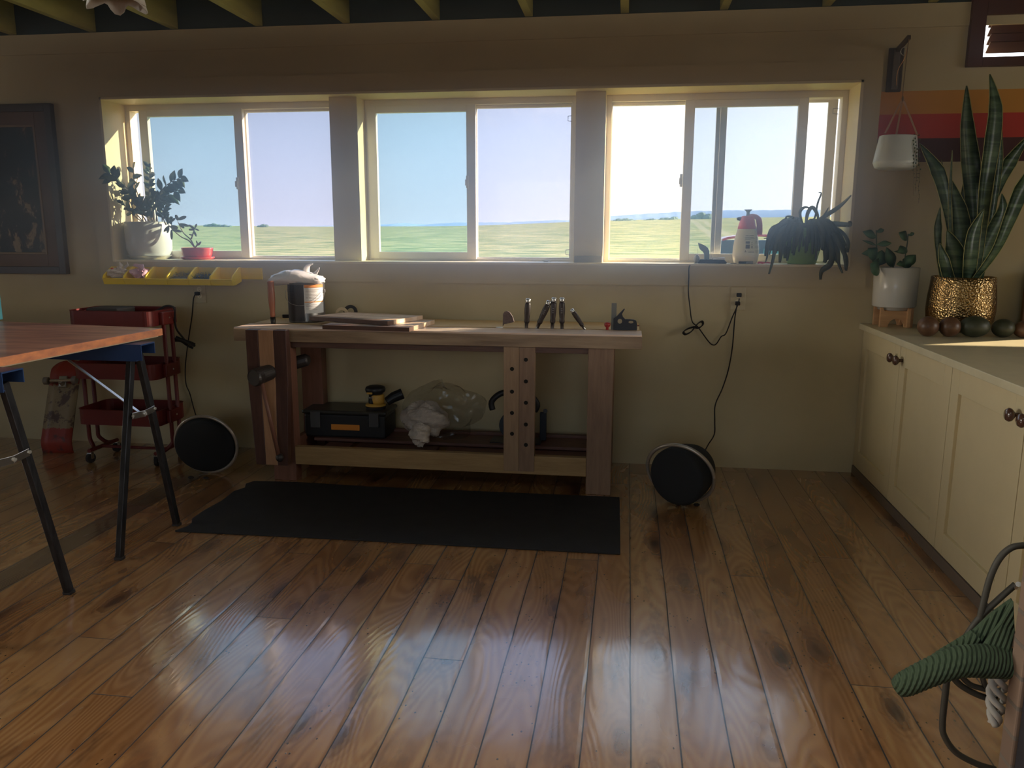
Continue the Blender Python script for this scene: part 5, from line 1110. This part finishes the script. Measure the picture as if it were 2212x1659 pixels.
ST=[([(302,482),(292,440),(275,408),(255,390),(236,374)],7,17,.02),([(308,482),(300,430),(290,392),(288,358)],3,13,.16),([(312,482),(302,440),(294,400),(300,380)],3,10,.20),
 ([(322,482),(322,430),(323,390),(322,358)],8,10,.10),([(330,482),(336,440),(352,408),(372,392),(392,383)],6,17,.08),([(332,482),(342,440),(362,420),(388,410)],5,17,.14),
 ([(300,482),(285,462),(272,446),(262,438)],4,12,.05),([(303,482),(290,455),(275,425),(258,417)],4,12,.08),([(338,482),(350,462),(356,448)],4,11,.06),([(318,482),(330,450),(340,435),(346,420)],6,12,.03),([(312,482),(305,450),(300,430)],6,12,.03),([(325,482),(318,455),(312,440)],5,12,.09),([(345,482),(352,470),(360,468),(368,476)],4,9,.05)]
rnd=random.Random(7)
for pts,nl,wl,y_ in ST:
    P=[at(a,b,y=(-.07 if a<256 else y_+.06*math.sin(i))) for i,(a,b) in enumerate(pts)]; P[0]=Vector((P[0].x,y1+(y_-.1)*.4,zt-.02)); S=smooth(P,6)
    sm_=obj('stem',MB().tube(S,[.0045-.003*i/len(S) for i in range(len(S))],7),m_stem,T,sm=True)
    for k in range(nl*2+1):
        t=.30+.70*k/(nl*2); i=min(len(S)-2,int(t*(len(S)-1))); p=S[i]; d=(S[i+1]-S[max(0,i-1)]).normalized(); side=1 if k%2 else -1
        a=Vector((-d.z,0,d.x))*side; dr=(d*(.9 if k<nl*2 else 3)+a*1.1+Vector((0,rnd.uniform(-.6,.5),rnd.uniform(-.1,.4)))).normalized(); L=wl*rnd.uniform(1.5,2.1)*(y_+CD)/FL
        pp=leafpts(p,dr,L,.18,7); pp=[Vector((max(v.x,WX0+.05),min(v.y,.20),v.z)) if v.y>-.045 else v for v in pp]; mb=MB(); W=wl*.43*(y_+CD)/FL; ws=[max(.0008,W*math.sin(PI*min(.985,max(.03,(j/7)**.85)))) for j in range(8)]
        mb.blade(pp,ws,(rnd.uniform(-.5,.5),-1,rnd.uniform(.0,.6)),0,.18); obj('leaf',mb,m_green,sm_,sm=True)
# jade in red pot
y2=.11; a,b=at(393,536,y=y2),at(458,536,y=y2); cx2=(a.x+b.x)/2; hw=(b.x-a.x)/2; zt=at(425,535,y=y2).z
T=thing('potted_jade','small leggy jade plant in a red glazed oval pot on the windowsill','potted plant',(cx2,y2,SZ))
obj('saucer',MB().lathe([(0,.001),(.92,.001),(1.08,.012),(1.09,.020),(1.0,.020),(.9,.012),(0,.012)],(cx2,y2,SZ),48,M=Matrix.Diagonal((hw,hw*.72,1))),m_redc,T,sm=True)
h=zt-SZ; obj('pot',MB().lathe([(0,.013),(.86,.013),(.90,.02),(.97,.04),(1.0,h-.012),(1.03,h-.006),(1.03,h),(.97,h),(.94,h-.02),(0,h-.02)],(cx2,y2,SZ),48,M=Matrix.Diagonal((hw,hw*.72,1))),m_redc,T,sm=True)
JS=[[(420,534),(408,520),(392,512),(375,498),(366,488),(362,482)],[(420,534),(412,518),(398,505),(390,492),(384,478)],[(413,516),(418,502),(420,494),(424,488)],[(422,534),(428,528),(432,526)]]
sm_=[]
for pts in JS:
    S=smooth([at(a,b,y=y2) for a,b in pts],5); o_=obj('stem',MB().tube(S,[.0052-.003*i/len(S) for i in range(len(S))],8),mat('woody_jade_stem',(.22,.13,.10),.7),T,sm=True); sm_.append(o_)
JL=[(0,(366,488),(354,500),7),(0,(364,490),(362,503),7),(0,(370,497),(371,517),7),(0,(372,497),(392,500),7),(0,(368,490),(384,492),10),(0,(362,482),(378,472),7),(1,(384,476),(380,464),9),(1,(385,474),(402,468),8),(1,(386,484),(398,492),7),(1,(388,484),(408,488),7),(2,(420,494),(408,486),6),(2,(421,492),(425,484),5),(2,(421,494),(430,498),4),(2,(419,496),(408,496),5),(2,(419,500),(424,510),6),(2,(416,508),(408,506),4),(3,(428,530),(434,522),5),(3,(428,530),(424,520),4),(3,(424,530),(430,526),5)]
for k,b_,t_,w_ in JL:
    mb=MB(); aa,bb=at(*b_,y=y2),at(*t_,y=y2-.02); c=(aa+bb)/2; d=(bb-aa); M_=axisM(d,(0,1,.1)); mb.ell(c,w_*.5*5.3/FL,.0035,d.length*.55,12,M=M_); obj('leaf',mb,m_jade,sm_[k],sm=True)
# spider cactus in green pot
y3=.11; a,b=at(1694,520,y=y3),at(1784,520,y=y3); cx3=(a.x+b.x)/2; Rg=(b.x-a.x)/2; zt=at(1740,492,y=y3).z; rb=(at(1757,576,y=y3).x-at(1698,576,y=y3).x)/2
T=thing('potted_trailing_cactus','drooping strap leaved plant in a green pot at the right end of windowsill','potted plant',(cx3,y3,SZ))
obj('pot',MB().lathe([(0,.001),(rb,.001),(rb+.004,.006),(Rg*.86,(zt-SZ)*.45),(Rg*.97,(zt-SZ)*.85),(Rg,zt-SZ),(Rg-.006,zt-SZ),(Rg-.010,zt-SZ-.04),(0,zt-SZ-.04)],(cx3-.012,y3,SZ),48),mat('green_plastic_pot',(.26,.44,.10),.4),T,sm=True)
soil_disc(T,(cx3-.012,y3),Rg-.012,zt-.012)
m_dk=mat('grey_green_strap_leaf',(.10,.12,.08),.6,var=.4,vscale=25)
MAJ=[([(1735,486),(1715,478),(1690,486),(1668,505),(1660,530),(1657,555),(1653,572)],6),([(1730,488),(1705,490),(1685,505),(1675,530),(1670,560),(1661,592)],9),([(1735,488),(1700,492),(1690,515),(1687,545),(1684,570)],12),([(1745,488),(1760,470),(1766,440),(1774,418),(1768,416)],4),([(1750,488),(1785,465),(1815,445),(1850,424)],9),([(1760,486),(1800,484),(1830,486),(1855,478)],12),([(1765,490),(1810,495),(1840,520),(1853,542),(1830,538),(1808,533)],7),([(1760,492),(1795,500),(1815,530),(1828,560),(1828,585)],10),([(1755,492),(1785,505),(1797,540),(1793,570),(1775,585),(1772,604)],14),([(1760,492),(1800,510),(1810,545),(1812,570),(1820,590)],8),([(1740,488),(1745,460),(1755,448),(1765,462),(1768,478)],8),([(1735,488),(1728,460),(1738,448),(1750,450)],6),([(1728,488),(1712,470),(1700,468),(1697,472)],5),([(1762,488),(1782,462),(1790,448)],4),([(1750,490),(1775,495),(1790,520),(1800,550),(1810,575)],14),([(1725,490),(1702,500),(1697,530),(1695,558)],12),([(1748,492),(1780,510),(1788,545),(1780,572)],16),([(1720,490),(1690,495),(1672,512),(1650,515)],5),([(1770,492),(1815,515),(1825,560),(1826,583)],7),([(1722,487),(1710,475),(1702,482),(1698,470)],5)]
rnd=random.Random(12)
for k in range(62):
    a_=rnd.uniform(PI*.97,2.06*PI); rr_=rnd.uniform(.6,1.25); bx=cx3+.02*math.cos(a_); L_=rnd.uniform(.10,.21)
    p0=Vector((cx3-.01+.02*math.cos(a_),y3+.02*math.sin(a_),zt)); p1=p0+Vector((math.cos(a_)*.09*rr_,math.sin(a_)*.08*rr_,rnd.uniform(.0,.05))); p2=p0+Vector((math.cos(a_)*.15*rr_,max(-.19,math.sin(a_)*.13*rr_),-.02)); p3=p2+Vector((math.cos(a_)*.03,0,-L_*rnd.uniform(.4,1.)))
    MAJ.append(([p0,p1,p2,p3],rnd.uniform(7,14)))
for pts,w_ in MAJ:
    if isinstance(pts[0],tuple):
        yy=(-.055 if pts[-1][1]>577 else y3-.10*(1 if pts[-1][1]>560 else .3)); n=len(pts); P=[at(a_,b_,y=y3+(yy-y3)*min(1,i/2)) for i,(a_,b_) in enumerate(pts)]
    else: P=[Vector(p) for p in pts]
    for p in P:
        if p.y>-.02 and p.z<SZ+.012: p.z=SZ+.012
        p.x=min(p.x,WX1-.03) if p.y>-.03 else p.x
        if p.y>-.035 and p.z>SZ-.2 and p.x>WX1-.04: p.y=-.045
    S=smooth(P,5); W=[max(.0008,w_/2*5.25/FL*(.35+.65*math.sin(PI*min(.98,.12+.88*i/(len(S)-1))))) for i in range(len(S))]
    mb=MB(); mb.blade(S,W,(rnd.uniform(-.4,.4),-1,.3),0,.12); obj('strap_leaf',mb,m_dk,T,sm=True)
fb=at(1660,613,y=-.016); 
# sprayer
ys=.12; q=lambda px,py: at(px,py,y=ys); cxr=q(1611,540).x; s=(ys+CD)/FL
T=thing('pump_sprayer','pump spray bottle with cloudy body and red head, left of the trailing plant','spray bottle',(cxr,ys,SZ))
hz=lambda py: q(1611,py).z-SZ
m_body=mat('cloudy_plastic',(.78,.70,.52),.4,trans=.35,alpha=.96,sss=.3)
rbd=[(0,.001),(22*s,.001),(23*s,.006),(25*s,.02),(26.5*s,hz(550)),(26*s,hz(535)),(23.5*s,hz(515)),(19.5*s,hz(498)),(18.4*s,hz(494)),(0,hz(494))]
obj('bottle_body',MB().lathe(rbd,(cxr,ys,SZ),44),m_body,T,sm=True)
rh=MB().lathe([(18.6*s,hz(495)),(18.6*s,hz(493)),(15*s,hz(477)),(12.5*s,hz(468)),(10*s,hz(466.5)),(0,hz(466.5))],(cxr-.0,ys,SZ),36); m_rp=mat('red_sprayer_plastic',(.72,.05,.10),.35,sss=.2)
obj('spray_head',rh,m_rp,T,sm=True)
obj('pump_knob',MB().lathe([(4*s,hz(468)),(3.2*s,hz(460)),(4*s,hz(457)),(8*s,hz(453.5)),(8*s,hz(452.5)),(0,hz(452.5))],(cxr+.002,ys,SZ),24),mat('dark_green_knob',(.06,.13,.12),.5),T,sm=True)
obj('nozzle',MB().tube([q(1601,473),q(1596,472.5),q(1592,473.5)],[4.5*s,3.8*s,2.5*s],14),m_black,T,sm=True)
obj('handle',MB().tube(smooth([q(1617,468),q(1630,467.5),q(1638,473),q(1640.5,485),q(1640.5,500),q(1640,507)],5),[5*s]*10+[6*s]*16,14),m_rp,T,sm=True)
pr=MB(); 
def lblbox(px0,px1,py0,py1):
    a_,b_=at(px0,py0,y=ys),at(px1,py1,y=ys); rr0=.0
    for k in range(6):
        t0=a_.x+(b_.x-a_.x)*k/6; t1=a_.x+(b_.x-a_.x)*(k+1)/6; rad=26.2*s if py0>520 else (24.4*s if py0>508 else 22.6*s)
        yy=lambda x: ys-math.sqrt(max(1e-6,rad**2-(x-cxr)**2))-.0012
        pr.add([(t0,yy(t0),b_.z),(t1,yy(t1),b_.z),(t1,yy(t1),a_.z),(t0,yy(t0),a_.z),(t0,yy(t0)+.001,b_.z),(t1,yy(t1)+.001,b_.z),(t1,yy(t1)+.001,a_.z),(t0,yy(t0)+.001,a_.z)],[(0,1,2,3),(7,6,5,4),(0,4,5,1),(3,2,6,7)])
for r_ in ((1607,1613,508.4,509.4),(1614.5,1625,508.4,509.4),(1606,1624,512,512.8),(1606,1627,514.4,515.2),(1606,1618,516.8,517.6),(1607,1615.5,521,526),(1607,1615.5,528,536.5),(1619,1622,524,524.8),(1619,1622,528,528.8),(1619.5,1621.5,531,536),(1604.5,1608.5,543,544),(1606,1607,540,543),(1612,1625,542,542.8),(1612,1626,544.5,545.3)): lblbox(*r_)
for (px,py) in ((1632,515),(1630,523),(1635,523),(1630,533),(1635,533),(1630,543),(1635,543)):
    for k in range(8):
        a_=2*PI*k/8; lblbox(px+1.6*math.cos(a_)-.4,px+1.6*math.cos(a_)+.4,py+2.2*math.sin(a_)-.4,py+2.2*math.sin(a_)+.4)
obj('printed_label',pr,mat('grey_label_print',(.12,.10,.10),.6),T)
# corded tool on sill
yt=.08; q=lambda px,py: at(px,py,y=yt); T=thing('corded_tool','black corded power tool lying upside down on the windowsill, its grey guard up','power tool',(q(1536,575).x,yt,SZ))
Zs=lambda py: max(SZ+.0005,q(1536,py).z)
obj('base_body',MB().prism([(q(1506,575).x,SZ+.0005),(q(1511,560).x,Zs(560)),(q(1564,561).x,Zs(561)),(q(1569,573).x,SZ+.006),(q(1567,575).x,SZ+.0005)],'y',.04,.12),m_black,T,bevel=.006)
obj('metal_rail',MB().box(q(1539,556).x,q(1565,556).x,.05,.10,Zs(561),Zs(556)),m_steel,T,bevel=.002)
gp=[(1507.5,524),(1513,526),(1522,530),(1529,535),(1532,542),(1532,560),(1521,560),(1520.5,548),(1518,543.5),(1512,539),(1509,532)]
obj('guard_fin',MB().prism([(q(a_,b_).x,q(a_,b_).z) for a_,b_ in gp],'y',.066,.090),mat('grey_blue_casting',(.20,.27,.32),.45,metal=.3),T,bevel=.003)
obj('gear_housing',MB().ell(q(1505,560)+Vector((0,0,.0)),.020,.025,.030,16),mat('grey_plastic_housing',(.24,.25,.28),.5),T,sm=True)
obj('blade_spike',MB().prism([(q(1533,560).x,Zs(560)),(q(1536,549).x,Zs(549)),(q(1539,560).x,Zs(560))],'y',.076,.080),m_steel,T)
obj('thin_rod',MB().tube([q(1507.5,556),q(1507,538)],.0009,6),m_steel,T)
# little things on the sill
obj('folding_knife',MB().tube([at(1574,573,y=.05)+Vector((0,0,.001)),at(1580,572,y=.05),at(1588,572,y=.05),at(1593,573,y=.05)+Vector((0,0,.001))],[.006,.0105,.0105,.007],12),m_black,sm=True,loc=(at(1583,574,y=.05).x,.05,SZ),label='short black rounded handle lying just right of the corded tool',category='tool handle')
p=at(1611,574,y=.04); obj('marker_pen',MB().tube([(p.x-.045,.04,SZ+.008),(p.x+.0,.04,SZ+.008)],.0075,12).tube([(p.x+.0,.04,SZ+.008),(p.x+.042,.04,SZ+.008)],.0085,12,m=1),[m_black,mat('grey_pen_cap',(.28,.29,.31),.4)],loc=(p.x,.04,SZ),label='black and grey marker lying before the spray bottle',category='pen')
p=at(1652,575,y=.05); T=thing('red_clip','small red handled pliers lying on the sill right of the spray bottle','pliers',(p.x,.05,SZ))
obj('grip',MB().tube(smooth([(p.x-.045,.05,SZ+.006),(p.x-.03,.045,SZ+.009),(p.x-.01,.045,SZ+.006)],4),[.004]+[.0075]*7+[.004],10,flat=.7),m_rp,T,sm=True)
obj('grip',MB().tube(smooth([(p.x-.015,.055,SZ+.006),(p.x+.01,.06,SZ+.009),(p.x+.035,.055,SZ+.006)],4),[.004]+[.006]*7+[.003],10,flat=.7),m_rp,T,sm=True)
p=at(1184,572,y=.05); obj('metal_clip',MB().tube(smooth([(p.x-.03,.05,SZ+.004),(p.x-.01,.05,SZ+.008),(p.x+.005,.045,SZ+.010),(p.x+.018,.05,SZ+.004)],4),[.002,.003,.004,.004,.005,.006,.006,.005,.004,.003,.003,.003,.002],8),m_steel,sm=True,loc=(p.x,.05,SZ),label='tiny silver metal clip on the sill below the middle window',category='clip')
p0,p1=at(1239,570,y=PY-.03).x,at(1301,570,y=PY-.03).x; obj('offcut_board',MB().box(p0+.004,p1-.003,PY-.034,PY-.004,SZ+.0005,at(1270,553,y=PY-.03).z),mat('grey_offcut',(.30,.29,.25),.6),loc=((p0+p1)/2,PY-.02,SZ),label='flat grey block leaning at the foot of the post before the right window',category='block',bevel=.002)
# ---------------- brick column, stove and hanging bundle ----------------
def brick():
    m=bpy.data.materials.new('tan_brick'); m.use_nodes=True; t=m.node_tree; b=t.nodes['Principled BSDF']; Lk=t.links.new
    tc=N(t,'ShaderNodeTexCoord'); mp=N(t,'ShaderNodeMapping'); mp.inputs['Rotation'].default_value=(PI/2,0,PI/2); Lk(tc.outputs['Object'],mp.inputs[0])
    sp=N(t,'ShaderNodeSeparateXYZ'); Lk(tc.outputs['Object'],sp.inputs[0]); ad=N(t,'ShaderNodeMath',operation='ADD'); Lk(sp.outputs[0],ad.inputs[0]); Lk(sp.outputs[1],ad.inputs[1]); cb=N(t,'ShaderNodeCombineXYZ'); Lk(ad.outputs[0],cb.inputs[0]); Lk(sp.outputs[2],cb.inputs[1])
    k=N(t,'ShaderNodeTexBrick'); Lk(cb.outputs[0],k.inputs['Vector']); k.inputs['Scale'].default_value=1; k.inputs['Brick Width'].default_value=.2; k.inputs['Row Height'].default_value=.07; k.inputs['Mortar Size'].default_value=.005
    k.inputs['Color1'].default_value=(.22,.145,.10,1); k.inputs['Color2'].default_value=(.15,.095,.065,1); k.inputs['Mortar'].default_value=(.14,.11,.085,1)
    Lk(k.outputs[0],b.inputs['Base Color']); b.inputs['Roughness'].default_value=.85
    bp=N(t,'ShaderNodeBump'); bp.inputs['Strength'].default_value=.6; bp.inputs['Distance'].default_value=.01; Lk(k.outputs[1],bp.inputs['Height']); bp.invert=True; Lk(bp.outputs[0],b.inputs['Normal']); return m
XP=.86; e1=at(2155,1659,x=XP); e2=at(2212,1190,x=XP); yF=(e1.y+e2.y)/2
obj('brick_column',MB().box(XP,XP+.26,yF-.052,yF,0,3.02),brick(),loc=(XP+.13,yF-.02,0),label='narrow tan brick column at the lower right edge of the photo',category='column',bevel=.004)
obj('black_stove',MB().box(XP+.004,XP+.42,yF-.6,yF-.055,0,1.15),m_blackm,loc=(XP+.2,yF-.3,0),label='black metal stove side at the bottom right corner of the photo',category='stove',bevel=.01)
yh=yF+.03; q=lambda px,py,dy=0: at(px,py,y=yh+dy)
m_grn=mat('green_ribbed_fabric',(.040,.062,.030),.85)
n_=m_grn.node_tree; wv=N(n_,'ShaderNodeTexWave'); wv.inputs['Scale'].default_value=34; tcx=N(n_,'ShaderNodeTexCoord'); mpx=N(n_,'ShaderNodeMapping'); mpx.inputs['Rotation'].default_value=(0,-.35,0); n_.links.new(tcx.outputs['Object'],mpx.inputs[0]); n_.links.new(mpx.outputs[0],wv.inputs['Vector']); bpx=N(n_,'ShaderNodeBump'); bpx.inputs['Strength'].default_value=.9; bpx.inputs['Distance'].default_value=.006; n_.links.new(wv.outputs[0],bpx.inputs['Height']); n_.links.new(bpx.outputs[0],n_.nodes['Principled BSDF'].inputs['Normal'])
T=thing('ribbed_fabric_strap','green ribbed fabric bolster strap hanging folded beside the brick column','strap',(q(2100,1450).x,yh,q(2100,1450).z))
ss=(yh+CD)/FL
def ribtube(pts,rads,flat=.5,ribs=60):
    S=smooth(pts,ribs//(len(pts)-1)); n=len(S); R_=[]
    for i in range(n):
        t=i/(n-1)*(len(rads)-1); k=min(int(t),len(rads)-2); f=t-k; r_=(rads[k]*(1-f)+rads[k+1]*f)*ss; R_.append(r_*(1+.035*math.sin(i*PI*.66)))
    return MB().tube(S,R_,20,flat=flat)
obj('front_roll',ribtube([q(1936,1487,-.04),q(1955,1478,-.045),q(2010,1452,-.045),q(2070,1430,-.04),q(2130,1428,-.03),q(2184,1432,-.01)],[17,26,29,33,36,34],.8,90),m_grn,T,sm=True)
obj('rear_roll',ribtube([q(1975,1470,.0),q(2030,1425,.01),q(2080,1395,.02),q(2110,1372,.02)],[12,17,18,15],.6,60),m_grn,T,sm=True)
fl=[q(2186,1292,.02),q(2150,1318,.02),q(2100,1362,.02),q(2078,1405,.0),q(2110,1412,-.02),q(2182,1405,-.02),q(2190,1350,.0)]
def sheet(pts,th=.012):
    c=sum(pts,Vector())/len(pts); n=len(pts); f=[p+Vector((0,-th/2,0)) for p in pts]; b_=[p+Vector((0,th/2,0)) for p in pts]
    return MB().add(f+b_,[tuple(range(n)),tuple(range(2*n-1,n-1,-1))]+[(i,(i+1)%n,(i+1)%n+n,i+n) for i in range(n)])
obj('folded_panel',sheet([q(2186,1292,.03),q(2140,1325,.03),q(2098,1365,.03),q(2078,1408,.02),q(2105,1410,.02),q(2150,1355,.02)]),m_grn,T,bevel=.003)
obj('folded_panel',sheet([q(2188,1296,.0),q(2160,1345,.0),q(2112,1408,-.01),q(2182,1412,-.02),q(2190,1360,-.0)]),m_grn,T,bevel=.003)
T=thing('hanging_cables','dark rope like cables looping out behind the green strap by the brick column','cable',(q(2080,1400).x,yh+.05,q(2080,1400).z))
for pts,r_ in (([(2212,1178),(2185,1183),(2160,1205),(2140,1245),(2125,1300),(2117,1340),(2115,1400)],.0075),([(2194,1262),(2160,1292),(2120,1330),(2090,1370),(2072,1405)],.007),([(2046,1462),(2042,1500),(2036,1560),(2040,1590),(2065,1625),(2110,1650),(2150,1662)],.0075),([(2052,1455),(2075,1480),(2110,1500),(2140,1510)],.0075),([(2072,1455),(2095,1478),(2125,1488),(2142,1492),(2155,1520)],.0065),([(2118,1450),(2128,1480),(2145,1510),(2155,1530)],.0065)):
    obj('cable',MB().tube(smooth([q(a_,b_,.055) for a_,b_ in pts],8),r_,10),mat('dark_brown_cable',(.04,.035,.025),.6),T,sm=True)
obj('hook',MB().tube([q(2196,1268,.02),q(2200,1262,-.02)],.006,8),m_steel,T)
T=thing('white_rope','white twisted cord hanging below the green strap against the brick column','rope',(q(2155,1500).x,yh,q(2155,1500).z))
for k in range(3):
    P=[]
    for i in range(26):
        t=i/25; c=q(2160-12*t,1440+ 125*t,.02); wd=(.012+.016*math.sin(PI*min(1,t*1.05))); a_=t*11+k*2.09; P.append(c+Vector((math.cos(a_)*wd*.6,math.sin(a_)*wd*.5,0)))
    obj('strand',MB().tube(P,.0075,8),mat('grey_white_cord',(.42,.40,.36),.8),T,sm=True)
